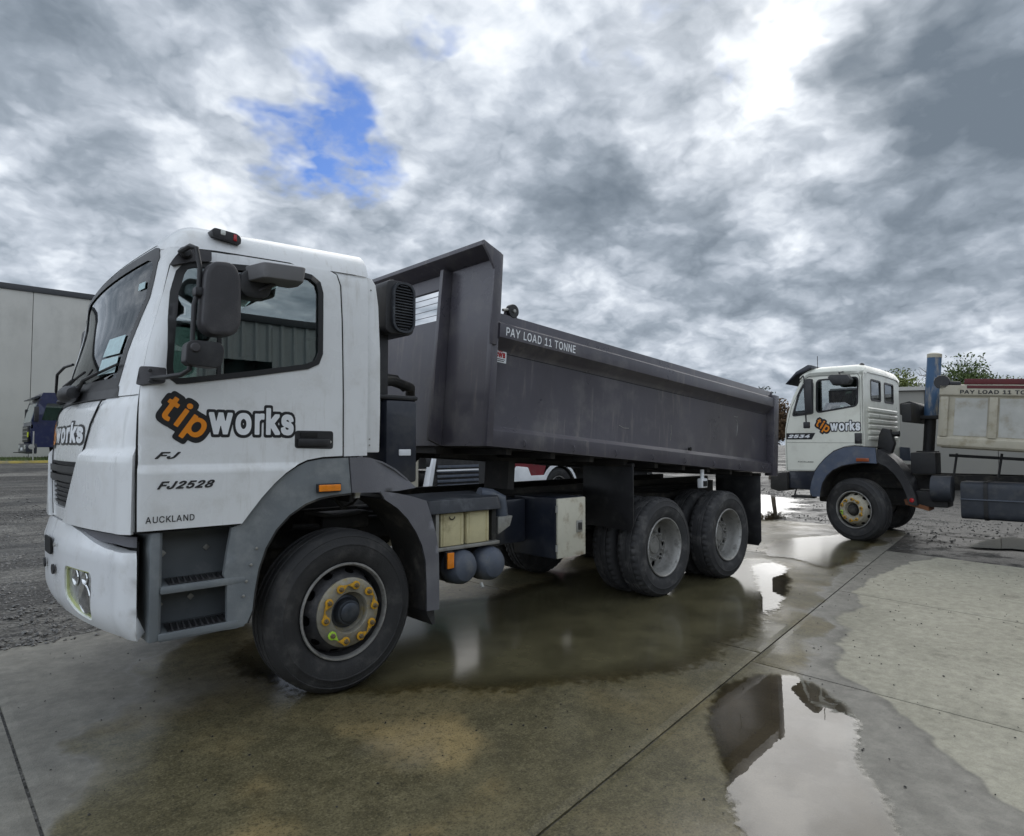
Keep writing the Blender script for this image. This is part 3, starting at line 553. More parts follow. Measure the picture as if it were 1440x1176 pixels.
# ---- ground sheet
def axis(lo, hi, step, far):
    a = list(np.arange(lo, hi + 1e-6, step)); s = step
    while a[-1] < far: s *= 1.35; a.append(a[-1] + s)
    s = step
    while a[0] > -far: s *= 1.35; a.insert(0, a[0] - s)
    return np.array(a)
gx, gy = axis(-10, 34, .35, 1500), axis(-9, 34, .35, 1500)
GX, GY = np.meshgrid(gx, gy, indexing='ij')
slabzone = [(-6.2, -2.9), (11.6, -.15), (11.0, 4.6), (-6.2, 2.75), (-6.2, -7.4)]
GZ = ground_z(GX, GY) + (vnoise(GX, GY, .5, 3) - .5) * .05 * sstep(-.2, 1.5, -np.minimum(sdf(GX, GY, [(-6.4, -7.6), (9.2, -6.0), (11.8, 4.8), (-6.4, 3.0)]), 3)) 
GZ = GZ + .012 * sstep(0, .6, -sdf(GX, GY, [(-6.4, -7.6), (9.2, -6.0), (11.8, 4.8), (-6.4, 3.0)]))
nx, ny = GX.shape
idx = np.arange(nx * ny).reshape(nx, ny)
gf = np.stack([idx[:-1, :-1], idx[1:, :-1], idx[1:, 1:], idx[:-1, 1:]], -1).reshape(-1, 4)
ground = raw('ground', np.stack([GX, GY, GZ], -1).reshape(-1, 3), gf.tolist(), M_ground, smooth=True); tag(ground, kind='structure')
at_ = ground.data.attributes.new('wet', 'FLOAT', 'POINT')
wetg = sstep(-1.5, 1.5, sdf(GX, GY, [(7, -1.8), (7.5, 5), (12, 9), (26, 7), (26, -6), (9, -4)]))
at_.data.foreach_set('value', wetg.ravel().astype(np.float32))

# ---- concrete slabs (each its own piece, 12 mm joints)
def main_y(x): return -1.85 + .1475 * x
def north_y(x): return 2.78 + .10 * x
DRY = [(1.35, -3.40), (1.57, -3.16), (1.88, -2.83), (2.06, -2.66), (2.32, -2.37), (2.74, -1.90), (3.30, -1.56), (3.79, -1.40), (4.27, -1.49), (4.75, -1.48), (5.30, -1.22), (6.3, -1.06), (7.98, -1.10), (8.9, -1.29), (9.2, -9), (-3, -9), (.3, -4.6)]
WET = [(-1.62, -.50), (-1.47, .42), (-.98, 1.21), (-.37, 1.93), (1, 2.6), (12, 4), (12, -.2), (8, -.45), (6.4, -.80), (5.2, -1.0), (4.0, -1.25), (2.95, -1.72), (2.25, -2.1), (1.5, -2.4), (.6, -2.8), (-.4, -3.2), (-1.5, -3.4), (-2.2, -3.0), (-1.9, -1.6)]
PUD = {}
def wetness(x, y):
    j1 = (vnoise(x, y, 1.3, 1) - .5); j2 = (vnoise(x, y, 5.0, 2) - .5)
    j3 = (vnoise(x, y, 14.0, 4) - .5); dd = sdf(x, y, DRY) + j1 * .25 + j2 * .12 + j3 * .06; dw = sdf(x, y, WET) + j1 * .5 + j2 * .25 + j3 * .12
    w = .46 + .12 * j1
    w = w * (1 - sstep(-.06, .07, dd)) + .05 * sstep(-.06, .07, dd)
    k = sstep(-.30, .15, dw); w = np.maximum(w, k * (.80 + .45 * j1))
    return np.clip(w, 0, 1)
def slab(x0n, x1n, x0s, x1s, lo, hi, dx0=0, dx1=0):
    """quad slab between joints; x0n..x1n along its north edge, x0s..x1s along the south edge"""
    g = .007; st = .045
    nu = int((x1n - x0n) / st); nv = int(abs(hi((x0n + x1n) / 2) - lo((x0n + x1n) / 2)) / st)
    u = np.linspace(0, 1, nu + 1)[:, None]; v = np.linspace(0, 1, nv + 1)[None, :]
    xn = x0n + g + (x1n - x0n - 2 * g) * u; xs = x0s + g + (x1s - x0s - 2 * g) * u
    X = xs * (1 - v) + xn * v
    Y = (lo(xs) + g) * (1 - v) + (hi(xn) - g) * v
    # worn arrises: edges wander a few millimetres
    e = np.minimum(np.minimum(u, 1 - u) * (x1n - x0n), np.minimum(v, 1 - v) * 4)
    Z = np.where(e < .02, -.004, 0.0) + (vnoise(X, Y, .35, 5) - .5) * .008
    n = X.size; I = np.arange(n).reshape(X.shape)
    f = np.stack([I[:-1, :-1], I[1:, :-1], I[1:, 1:], I[:-1, 1:]], -1).reshape(-1, 4).tolist()
    verts = np.stack([X, Y, Z], -1).reshape(-1, 3)
    rimi = list(I[:, 0]) + list(I[-1, 1:]) + list(I[::-1, -1][1:]) + list(I[0, ::-1][1:-1])
    b = n; low = verts[rimi].copy(); low[:, 2] = -.10; verts = np.concatenate([verts, low])
    m_ = len(rimi); f += [(rimi[i], b + i, b + (i + 1) % m_, rimi[(i + 1) % m_]) for i in range(m_)]
    o = raw('concrete_slab', verts, f, M_slab, ground, smooth=False)
    a = o.data.attributes.new('wet', 'FLOAT', 'POINT'); a.data.foreach_set('value', wetness(verts[:, 0], verts[:, 1]).astype(np.float32))
    s_ = o.data.attributes.new('silt', 'FLOAT', 'POINT')
    sil = np.maximum(sstep(-.25, .15, sdf(verts[:, 0], verts[:, 1], [(-1.5, -.7), (-1.2, -.1), (-.5, -.35), (.5, -.9), (.3, -1.35), (-.7, -1.6), (-1.6, -1.5)])), .25) * sstep(.40, .60, vnoise(verts[:, 0], verts[:, 1], 1.6, 9))
    s_.data.foreach_set('value', sil.astype(np.float32)); return o
NB = [-6.1, -1.63, 2.70, 7.05, 11.3]
for i in range(4): slab(NB[i], NB[i + 1], NB[i], NB[i + 1], main_y, north_y)
SB = [(-4.0, -4.0), (-.62, -.62), (2.47, 2.45), (5.33, 4.85), (8.62, 8.0)]
for i in range(4):
    slab(SB[i][0], SB[i + 1][0], SB[i][1], SB[i + 1][1], lambda x: -6.6 + .1475 * x, main_y)

# ---- puddles
def puddle(poly, label, m=None, z=.0065, jit=.10, seed=1, soft=.22, step=.09):
    q = np.array(subdiv_loop(rounded(poly, .25, 4), .05)); n = len(q)
    t = np.roll(q, -1, 0) - np.roll(q, 1, 0); t /= np.linalg.norm(t, axis=1)[:, None] + 1e-9; nn = np.stack([t[:, 1], -t[:, 0]], 1)
    q = q + nn * ((vnoise(q[:, 0], q[:, 1], 2.2, seed, 5) - .5) * 2 * jit)[:, None]
    lo, hi = q.min(0), q.max(0); g = np.stack(np.meshgrid(np.arange(lo[0], hi[0], step), np.arange(lo[1], hi[1], step)), -1).reshape(-1, 2)
    g = g[sdf(g[:, 0], g[:, 1], q) > step * .6]
    r_ = delaunay_2d_cdt([Vector(p_) for p_ in np.concatenate([q, g])], [(i, (i + 1) % n) for i in range(n)], [], 1, 1e-5)
    V = np.array([tuple(v) for v in r_[0]])
    o = raw('puddle', np.c_[V, np.full(len(V), z)], [t_ for t_ in r_[2]], m or M_mud); tag(o, label, kind='structure')
    a = o.data.attributes.new('depth', 'FLOAT', 'POINT'); a.data.foreach_set('value', np.clip(np.maximum(sdf(V[:, 0], V[:, 1], q), 0) / soft, 0, 1).astype(np.float32)); return o
puddle([(2.36, -1.60), (2.44, -1.90), (2.06, -2.34), (1.42, -2.61), (.98, -2.88), (.3, -3.4), (-.2, -3.2), (.38, -2.46), (.76, -2.20), (1.10, -1.93), (1.40, -1.70), (1.9, -1.58)], 'smooth puddle mirroring the clouds in the right foreground', M_water, jit=.10, seed=3, soft=.14, step=.05)
puddle([(-.6, .9), (-.35, .1), (.3, -.5), (1.0, -1.0), (2.0, -1.38), (3.0, -1.30), (3.75, -1.14), (4.3, -1.0), (5.0, -.80), (5.7, -.50), (6.3, -.25), (6.75, .35), (6.2, 1.1), (5.2, 1.35), (4.0, 1.7), (2.6, 1.5), (1.0, 1.8), (-.2, 1.6)], 'broad olive brown puddle along the near side of the tipper truck', M_mud, jit=.16, seed=5, soft=.5)
puddle([(3.55, -1.10), (4.3, -.98), (5.0, -.76), (5.7, -.46), (6.2, -.22), (6.5, .15), (6.0, .35), (5.3, -.1), (4.5, -.5), (3.8, -.85)], 'bright strip of water behind the rear wheels', M_water, jit=.09, seed=6, soft=.22, z=.010, step=.06)
puddle([(5.9, -.72), (6.9, -.65), (8.0, -.5), (9.0, -.35), (10.4, -.1), (10.9, .35), (9.6, .75), (8.4, 1.1), (7.4, .9), (6.7, .5), (6.9, .0)], 'muddy puddle between the two tipper trucks', M_mud, jit=.16, seed=8, soft=.3)
puddle([(9.7, -1.45), (10.6, -1.25), (11.6, -1.6), (12.2, -2.5), (11.5, -3.2), (10.4, -2.6)], 'puddle in the gravel below the right hand truck', M_water, jit=.2, seed=10, z=.012, soft=.15)


puddle([(9.6, 2.6), (11.2, 2.0), (13.0, 2.4), (16, 3.4), (18, 5.6), (15, 6.4), (12.6, 5.0), (10.6, 4.4)], 'patchy sheet of water beyond the nose of the right hand truck', M_water, jit=.5, seed=12, z=.022, soft=.9)

# ---- loose stones
def stones(name, pts, sizes, m):
    base = np.array([(1, 0, 0), (-1, 0, 0), (0, 1, 0), (0, -1, 0), (0, 0, .7), (0, 0, -.5), (.6, .6, .35), (-.6, .5, .35)], float)
    fc = [(0, 6, 4), (2, 7, 4), (6, 2, 4), (7, 1, 4), (1, 3, 4), (3, 0, 4), (6, 0, 2), (7, 2, 1), (0, 3, 5), (3, 1, 5), (1, 2, 5), (2, 0, 5)]
    n = len(pts); B = base[None] * (1 + .35 * (rng.random((n, 8, 1)) - .5)) * sizes[:, None, None] * (.7 + .6 * rng.random((n, 1, 3)))
    a = rng.random(n) * 6.283; c, s_ = np.cos(a)[:, None], np.sin(a)[:, None]
    X = B[..., 0] * c - B[..., 1] * s_; Y = B[..., 0] * s_ + B[..., 1] * c
    V = np.stack([X + pts[:, 0:1], Y + pts[:, 1:2], B[..., 2] + pts[:, 2:3]], -1).reshape(-1, 3)
    F = (np.array(fc)[None] + (np.arange(n) * 8)[:, None, None]).reshape(-1, 3)
    return raw(name, V, F.tolist(), m)
M_stone = mat('wet_grey_gravel', (.115, .112, .106), .55, var=(60, .6), coat=.15, coatr=.3)
M_stone2 = mat('grey_rubble', (.15, .147, .138), .7, var=(60, .5))
n = 26000
sx = rng.uniform(-9, 7, n); sy = 2.55 + rng.random(n) ** 1.8 * 16
k = (sy > north_y(sx) + rng.normal(0, .16, n) - .05) & (vnoise(sx, sy, .7, 6) + .25 * rng.random(n) > .52)
sx, sy = sx[k], sy[k]; sz = ground_z(sx, sy) + .016
st = stones('loose_gravel', np.c_[sx, sy, sz], rng.uniform(.007, .024, len(sx)) * (1 + .5 * (rng.random(len(sx)) < .06)), M_stone)
tag(st, 'loose grey gravel scattered over the yard on the left', 'gravel', kind='stuff')
n = 9000
sx = rng.uniform(8.2, 22, n); sy = rng.uniform(-8, 9, n); k = ((sdf(sx, sy, [(-6.2, -9), (8.7, -9), (8.75, -.6), (11.4, -.2), (11.4, 3.9), (-6, 2.2)]) + rng.normal(0, .12, n)) < 0) & (vnoise(sx, sy, .6, 7) + .2 * rng.random(n) > .62)
sx, sy = sx[k], sy[k]
st = stones('loose_gravel', np.c_[sx, sy, np.full(len(sx), .006)], rng.uniform(.008, .026, len(sx)), M_stone2)
tag(st, 'dark rubble and gravel round the right hand truck', 'gravel', kind='stuff')
n = 900
sx = rng.uniform(-3, 8.6, n); sy = rng.uniform(-3.6, 2.6, n)
st = stones('loose_grit', np.c_[sx, sy, np.full(n, .003)], rng.uniform(.003, .008, n), mat('dark_grit', (.035, .033, .030), .8, var=(60, .6)))
tag(st, 'tiny dark grit lying on the concrete slabs', 'grit', kind='stuff')

# ---- left building: tilt-up concrete panels
M_panel = mat('grey_tilt_panel_concrete', (.52, .51, .475), .85, var=(.5, .10), dirt=((.36, .355, .33), .5, .6), bump=(25, .10), stretch=(1, 1, .55))
M_cap = mat('dark_roof_flashing', (.035, .037, .042), .4, var=(1, .1))
bld = empty('concrete_building', (-3.0, 36.2, .9)); tag(bld, 'tall grey concrete panel building with dark roof flashing on the left', 'building')
def inW(root):  # place a part built in world coordinates under a shifted root
    def f(o): o.parent = root; o.matrix_parent_inverse = Matrix.Translation(-Vector(root.location)); return o
    return f
pb = inW(bld)
pm = None
for k in range(-9, 5):
    x0 = 2.21 + 2.51 * k
    if pm is None:
        o = MB().box(.012, 2.498, 0, .18, .3, 9.30).build('wall_panel', M_panel, None, bevel=.012); pm = o
    else: o = dup(pm)
    o.parent = bld; o.location = (x0 + 3.0, -.2, -.9)
pb(MB().box(2.21 - 2.51 * 9 - .02, 14.78, 36.10, 58, .3, 9.26).build('wall_core', mat('joint_sealant', (.12, .12, .115), .9), None))
pb(MB().box(2.21 - 2.51 * 9 - .08, 14.84, 35.93, 58.1, 9.262, 9.56).build('roof_flashing', M_cap, None, bevel=.02))
# ---- verge and kerb in front of it
vx = np.linspace(-30, 16, 60); vy = np.array([26.32, 28, 30, 32, 34, 36.05]); VX, VY = np.meshgrid(vx, vy, indexing='ij')
I = np.arange(VX.size).reshape(VX.shape)
verge = raw('grass_verge', np.stack([VX, VY, .97 + .02 * np.sin(VX * 1.7) + 0 * VY], -1).reshape(-1, 3), np.stack([I[:-1, :-1], I[1:, :-1], I[1:, 1:], I[:-1, 1:]], -1).reshape(-1, 4).tolist(),
    mat('grass_verge_soil', (.085, .105, .045), .9, var=(2, .35), dirt=((.17, .15, .09), .5, 3.0)), smooth=True); tag(verge, kind='structure')
n = 5000; bx_ = rng.uniform(-8, 8, n); by_ = rng.uniform(26.35, 31, n); h_ = rng.uniform(.05, .16, n); a_ = rng.random(n) * 6.28; w_ = .02
V = np.stack([np.stack([bx_ - w_ * np.cos(a_), by_ - w_ * np.sin(a_), np.full(n, .96)], 1), np.stack([bx_ + w_ * np.cos(a_), by_ + w_ * np.sin(a_), np.full(n, .96)], 1), np.stack([bx_ + .05 * np.sin(a_ * 3), by_, .97 + h_], 1)], 1).reshape(-1, 3)
gr = raw('grass', V, np.arange(3 * n).reshape(-1, 3).tolist(), mat('grass_blades', (.09, .13, .035), .7, var=(4, .4))); tag(gr, 'short rough grass on the verge beside the concrete building', 'grass', kind='stuff')
kerb = MB()
ks = empty('kerb', (0, 26.2, .85)); tag(ks, 'long low kerb painted yellow along the grass verge', 'kerb'); pk = inW(ks)
M_kerb = mat('faded_yellow_kerb', (.48, .38, .10), .8, var=(2, .2), dirt=((.3, .29, .26), .7, 3.0)); k0 = None
for k in range(-12, 9):
    if k0 is None: k0 = o = MB().box(.01, 1.79, -.1, .1, -.12, .13).build('kerb_stone', M_kerb, ks, bevel=.02)
    else: o = dup(k0, ks)
    o.location = (k * 1.8, 0, 0)

# ---- corrugated warehouse across the yard (what the door window mirrors)
M_clad = mat('grey_corrugated_cladding', (.36, .37, .36), .5, metal=.2, var=(.4, .08), dirt=((.22, .22, .21), .3, .8), stretch=(1, 1, .2))
wh = empty('corrugated_warehouse', (8, -26, 0)); tag(wh, 'grey ribbed steel warehouse mirrored in the truck door window', 'building'); pw = inW(wh)
def clad(x0, x1, z0, z1, y):
    prof = []; x = x0
    while x < x1 - .3:
        prof += [(x, y), (x + .36, y), (x + .42, y + .09), (x + .54, y + .09), (x + .60, y)]; x += .62
    b = MB(); n_ = len(prof)
    b.add([(a, c, z0) for a, c in prof] + [(a, c, z1) for a, c in prof], [(i, i + 1, n_ + i + 1, n_ + i) for i in range(n_ - 1)]); return b
pw(clad(-26, 7.8, 0, 7.8, -26).build('cladding', M_clad, None, smooth=False)); pw(clad(10.28, 42, 0, 7.8, -26).build('cladding', M_clad, None, smooth=False)); pw(clad(7.8, 10.2, 5.6, 7.8, -26).build('cladding', M_clad, None, smooth=False))
pw(MB().box(-26.1, 42.2, -26.3, -25.8, 7.75, 8.15).build('roof_gutter', M_cap, None, bevel=.03))
pw(MB().box(-26, 42, -46, -26.7, 0, 7.7).build('building_core', mat('dark_doorway_void', (.02, .02, .02), .9), None))

# ---- pale shed behind the right hand truck
M_shed = mat('cream_shed_wall', (.27, .262, .235), .8, var=(.8, .08), dirt=((.30, .29, .25), .5, .8), stretch=(1, 1, .3))
shed = empty('cream_shed', (27.0, 0, 0)); tag(shed, 'low cream walled shed behind the right hand truck', 'building'); ps = inW(shed)
ang = math.atan2(-14, 8)
s0 = None
for k in range(7):
    o = MB().box(.01, 2.29, 0, .15, 0, 3.62).build('wall_panel', M_shed, None, bevel=.01) if s0 is None else dup(s0)
    s0 = s0 or o; o.parent = shed; c = 24.4 + math.cos(ang) * 2.3 * k, 5.0 + math.sin(ang) * 2.3 * k
    o.location = (c[0] - 27, c[1], 0); o.rotation_euler = (0, 0, ang)
dx, dy = math.cos(ang), math.sin(ang)
q = [(24.4 - .1 * dx, 5.0 - .1 * dy), (24.4 + 16.2 * dx, 5.0 + 16.2 * dy)]; nrm = (-dy, dx)
ps(MB().hexa([(q[0][0] - .12 * nrm[0], q[0][1] - .12 * nrm[1], 3.622), (q[1][0] - .12 * nrm[0], q[1][1] - .12 * nrm[1], 3.622), (q[1][0] + 8 * nrm[0], q[1][1] + 8 * nrm[1], 3.622), (q[0][0] + 8 * nrm[0], q[0][1] + 8 * nrm[1], 3.622),
    (q[0][0] - .12 * nrm[0], q[0][1] - .12 * nrm[1], 3.76), (q[1][0] - .12 * nrm[0], q[1][1] - .12 * nrm[1], 3.76), (q[1][0] + 8 * nrm[0], q[1][1] + 8 * nrm[1], 4.3), (q[0][0] + 8 * nrm[0], q[0][1] + 8 * nrm[1], 4.3)]).build('roof', mat('pale_shed_roof', (.5, .49, .45), .6, var=(.6, .08)), None))

# ================================================================== WHEELS
def tyre_profile(w=.28):
    return [(.292, .05), (.300, .036), (.315, .022), (.345, .008), (.385, .000), (.418, -.001), (.421, -.004), (.427, -.004), (.430, -.001), (.452, .004), (.472, .011), (.476, .009), (.482, .011), (.486, .016),
            (.502, .030), (.513, .048), (.515, .072), (.505, .076), (.505, .088), (.515, .092), (.517, w / 2 - .008), (.505, w / 2 - .005), (.505, w / 2 + .005), (.517, w / 2 + .008), (.515, w - .092), (.505, w - .088), (.505, w - .076),
            (.515, w - .072), (.513, w - .048), (.502, w - .030), (.47, w - .010), (.43, w), (.385, w), (.345, w - .008), (.315, w - .022), (.292, w - .05)]
def polar_map(r0, y0, r1, y1, k=.25, h=.13):
    nrm = np.array([y1 - y0, r1 - r0]); nrm = nrm / np.linalg.norm(nrm)
    def f(a, b):
        t = b / h; r = r0 + (r1 - r0) * t; y = y0 + (y1 - y0) * t; th = a / k
        nr, nyy = -nrm[0] * -1, -abs(nrm[1]); nr = -(y1 - y0) / math.hypot(y1 - y0, r1 - r0) * -1
        n = np.array([math.cos(th) * 0, -1.0, math.sin(th) * 0])
        return np.array([r * math.cos(th), y, r * math.sin(th)]), n
    return f
def ellipse(cx, cy, a, b, n=12): return [(cx + a * math.cos(2 * math.pi * i / n), cy + b * math.sin(2 * math.pi * i / n)) for i in range(n)]
def make_wheel(kind, tyre_m):
    root = empty('wheel')
    lug = None
    if kind == 'rear':
        def lug(i, k):  # shoulder blocks of the drive tyre
            return -.014 if (i in (14, 15, 16, 27, 28, 29)) and k % 3 == 0 else (-.006 if i in (20, 23) and k % 6 == 0 else 0)
    seg = 132 if kind == 'rear' else 72
    t = MB().lathe(tyre_profile(), seg=seg, mod=lug); t.build('tyre', tyre_m, root, ang=40)
    lip = [(.296, .045), (.303, .030), (.309, .014), (.305, .006), (.296, .006), (.288, .016), (.284, .034)]
    MB().lathe(lip, seg=64).build('rim_lip', M_rim_lip, root)
    if kind == 'front':
        MB().lathe([(.285, .032), (.279, .10), (.268, .13), (.262, .22), (.10, .22)], seg=64).build('rim_barrel', M_rimd, root)
        holes = [ellipse((i + .5) * 2 * math.pi / 10 * .25, .052, .034, .032) for i in range(10)]
        patch('wheel_disc', M_rimd, root, polar_map(.274, .098, .214, -.012), [(0, 0), (2 * math.pi * .25, 0), (2 * math.pi * .25, .13), (0, .13)], holes, step=.03, thick=.012)
        MB().lathe([(.216, -.010), (.217, -.022), (.205, -.032), (.150, -.040), (.130, -.040), (.125, -.034), (.120, .0), (.10, .022)], seg=56).build('wheel_centre', M_rimy, root)
        MB().lathe([(.115, .020), (.088, .012), (.082, -.022), (.076, -.032), (.066, -.034), (.062, -.044), (.052, -.050), (.02, -.052), (0.0, -.052)], seg=40).build('hub', M_hub, root)
        cap = [(i * 2 * math.pi / 8) for i in range(8)]
        for a in cap[:1]: pass
        nut = None
        for i in range(10):
            a = 2 * math.pi * (i + .5) / 10; c = (.174 * math.cos(a), 0, .174 * math.sin(a))
            if nut is None:
                nut = MB().lathe([(.021, -.036), (.021, -.042), (.0165, -.044), (.0165, -.066), (.013, -.069), (.011, -.069), (.011, -.080), (0, -.082)], seg=6).build('nut', M_nut, root, smooth=False); o = nut
            else: o = dup(nut, root)
            o.location = c; o.rotation_euler = (0, -a, 0)
        ind = None; k_ = 0
        for i in range(10):
            a = 2 * math.pi * (i + .5) / 10; c = (.174 * math.cos(a), -.047, .174 * math.sin(a))
            poly = [((.027 * math.cos(2 * math.pi * j / 12 + .6)), .027 * math.sin(2 * math.pi * j / 12 + .6)) for j in range(11)] + [(.060, .0)]
            poly = sorted(poly, key=lambda q: math.atan2(q[1], q[0]))
            lime = (i == 6)
            if ind is None:
                ind = MB().prism(poly, 'y', 0, -.012).build('nut_indicator', M_yel, root, bevel=.002); o = ind
            else:
                o = dup(ind, root)
                if lime: o.data = o.data.copy(); o.data.materials[0] = M_lime; o['label'] = 'lime green wheel nut indicator'
            d = 1 if i % 2 == 0 else -1   # pointers face each other in pairs
            ta = a + d * math.pi / 2
            o.location = c; o.rotation_euler = (0, -ta + .08 * math.sin(i * 5), 0)
    else:
        MB().lathe([(.285, .032), (.272, .05), (.266, .10), (.256, .165), (.245, .178)], seg=64).build('rim_barrel', M_rim, root)
        holes = [ellipse((i + .5) * 2 * math.pi / 8 * .25, .055, .046, .040) for i in range(8)]
        patch('wheel_disc', M_rim, root, polar_map(.248, .175, .115, .150, h=.13), [(0, 0), (2 * math.pi * .25, 0), (2 * math.pi * .25, .13), (0, .13)], holes, step=.03, thick=.012)
        MB().lathe([(.25, .26), (.05, .26)], seg=32).build('hole_shade_disc', M_gap, root)  # near-black disc puts the shade behind the wheel holes into colour
        MB().lathe([(.112, .155), (.085, .150), (.078, .138), (.03, .136), (0, .136)], seg=36).build('hub', M_rim, root)
        nut = None
        for i in range(10):
            a = 2 * math.pi * i / 10; c = (.142 * math.cos(a), .115, .142 * math.sin(a))
            if nut is None: nut = MB().lathe([(.019, .042), (.019, .034), (.015, .033), (.015, .012), (.010, .008), (.010, -.004), (0, -.006)], seg=6).build('nut', M_rim, root, smooth=False); o = nut
            else: o = dup(nut, root)
            o.location = c; o.rotation_euler = (0, -a, 0)
    return root

# ================================================================== MAIN TRUCK
truck = empty('tipper_truck'); tag(truck, 'white cab tipper truck with dark grey tipping body in the foreground', 'truck')
YC = 1.11; YF = 2 * YC; YW = 2.38      # cab centre line and far side; far face of the wheels
ZT = [1.05, 1.5, 1.7, 1.8, 1.88, 1.95, 2.1, 2.4, 2.6, 2.66, 2.72, 2.77, 2.81, 2.84, 2.855]
ZT = [1.05, 1.5, 1.7, 1.8, 1.88, 1.95, 2.1, 2.25, 2.4, 2.6, 2.66, 2.72, 2.77, 2.81, 2.84, 2.855]
XFt = [-1.372, -1.372, -1.362, -1.342, -1.315, -1.298, -1.262, -1.215, -1.172, -1.145, -1.135, -1.11, -1.075, -1.03, -.95, -.78]
BOt = [.115, .115, .115, .115, .11, .105, .092, .08, .07, .055, .05, .045, .045, .04, .04, .03]
YSt = [-.03, -.03, -.03, -.03, -.03, -.030, -.030, -.029, -.028, -.024, -.018, .002, .035, .09, .20, .50]
RX, RY = .075, .12
def lv(z): return np.interp(z, ZT, XFt), np.interp(z, ZT, BOt), np.interp(z, ZT, YSt)
def front_xy(y, z):
    xf, bo, ys = lv(z); yy = y if y <= YC else YF - y
    xe = xf + bo
    if yy < ys + RY:
        t = np.clip((RY - (yy - ys)) / RY, -1, 1); return xe + RX - RX * math.sqrt(max(0, 1 - t * t))
    t = (YC - yy) / (YC - ys - RY); return xf + bo * t * t
def numn(f, a, b, cen=(-.45, YC, 1.9)):
    p = f(a, b); e = 1e-3
    n = np.cross(f(a + e, b) - f(a - e, b), f(a, b + e) - f(a, b - e)); l = np.linalg.norm(n)
    n = n / l if l > 1e-12 else np.array([-1., 0, 0])
    return p, (n if n @ (p - np.array(cen)) > 0 else -n)
def front_pt(y, z): return np.array([front_xy(y, z), y, z])
FM = lambda y, z: numn(front_pt, y, z)
_q = np.linspace(0, math.pi / 2, 40); _qx = -RX * np.sin(_q); _qy = RY * (1 - np.cos(_q)); _ql = np.concatenate([[0], np.cumsum(np.hypot(np.diff(_qx), np.diff(_qy)))])
def side_pt(s, z):
    xf, bo, ys = lv(z); sc = xf + bo + RX
    if s >= sc: return np.array([s, ys, z])
    a = sc - s
    if a <= _ql[-1]: return np.array([sc + np.interp(a, _ql, _qx), ys + np.interp(a, _ql, _qy), z])
    y = ys + RY + (a - _ql[-1]); return np.array([front_xy(y, z), y, z])
def s_of_y(y, z):
    xf, bo, ys = lv(z); sc = xf + bo + RX
    if y - ys <= RY: return sc - np.interp(y - ys, _qy, _ql)
    return sc - _ql[-1] - (y - ys - RY)
SM = lambda s, z: numn(side_pt, s, z)
def SMF(s, z):  # far side
    p, n = SM(s, z); return np.array([p[0], YF - p[1], p[2]]), np.array([n[0], -n[1], n[2]])
def zoff(x): return .045 * float(np.clip((x + 1.0) / 1.1, 0, 1))
DOOR = [(-1.207, 1.135), (-.69, 1.135), (-.64, 1.20), (-.58, 1.275), (-.51, 1.35), (-.44, 1.412), (-.37, 1.457), (-.30, 1.487), (-.20, 1.503), (-.062, 1.508), (-.066, 1.9), (-.078, 2.37), (-.090, 2.60), (-.112, 2.665), (-.16, 2.688), (-.50, 2.676), (-.85, 2.660), (-.97, 2.648), (-1.03, 2.615), (-1.075, 2.55), (-1.13, 2.33), (-1.18, 2.11), (-1.210, 1.90), (-1.212, 1.6)]
WIN = [(-.96, 2.575), (-1.01, 2.555), (-1.035, 2.51), (-1.058, 2.40), (-1.072, 2.24), (-1.083, 2.0), (-1.076, 1.945), (-1.04, 1.918), (-1.0, 1.922), (-.65, 1.987), (-.31, 2.057), (-.245, 2.09), (-.222, 2.15), (-.222, 2.53), (-.24, 2.59), (-.29, 2.622), (-.35, 2.628), (-.65, 2.607)]
def ws_edge(z): return float(np.interp(z, [1.88, 2.1, 2.27, 2.5, 2.69], [.31, .29, .265, .18, .13]))   # windscreen edge inside the corner, measured in y
zs = [1.90, 2.0, 2.1, 2.2, 2.3, 2.4, 2.5, 2.6, 2.65]
pill = [(s_of_y(ws_edge(z) + .004, z), z) for z in zs]
SIDE = [(.12, 1.512), (.12, 2.66 + .043)] + [(x, 2.655 + zoff(x)) for x in np.linspace(.0, -1.0, 9)] + [(s_of_y(.13, 2.655), 2.655)] + pill[::-1] + [(s_of_y(.30, 1.848), 1.848), (-1.232, 1.848), (-1.232, 1.135)] + DOOR[1:10]
for mp, nm in ((SM, 'cab_side'), (SMF, 'cab_side')):
    o = patch(nm, M_white, truck, mp, SIDE, [WIN], step=.035, thick=.03)
    patch('door_trim', M_dark, truck, lambda s, z, mp=mp: mp(s, z), [(-.02, 1.3), (.08, 2.60), (-.95, 2.60), (-1.15, 2.0), (-1.17, 1.3)], [offset_loop(WIN, .01)], step=.12, thick=.01, off=-.04)
def crease(s, z): return .016 * (1 - float(sstep(1.452, 1.470, np.array(z)))) if z < 1.5 else .0
def crease2(s, z):
    r = .008 * math.exp(-((z - 1.655) / .022) ** 2) * float(sstep(-.42, -.38, np.array(s))) if s > -.45 else 0
    return crease(s, z) + r
def panel_door(mp):
    patch('door_gap', M_gap, truck, mp, offset_loop(DOOR, .010), [offset_loop(WIN, .02)], step=.03, thick=.008, off=.007)
    d = patch('door', M_white, truck, mp, offset_loop(DOOR, -.004), [WIN], step=.03, thick=.012, off=.016, offn=crease, lines=(((-1.195, 1.452), (-.375, 1.452)), ((-1.195, 1.470), (-.345, 1.470))))
    ring('window_seal', M_seal, d, mp, WIN, .012, .020, step=.06, thick=.012, off=.022)
    patch('door_window', M_glass_side, d, mp, offset_loop(WIN, -.006), step=.12, thick=.004, off=.004)
    return d
door = panel_door(SM); fdoor = panel_door(SMF)
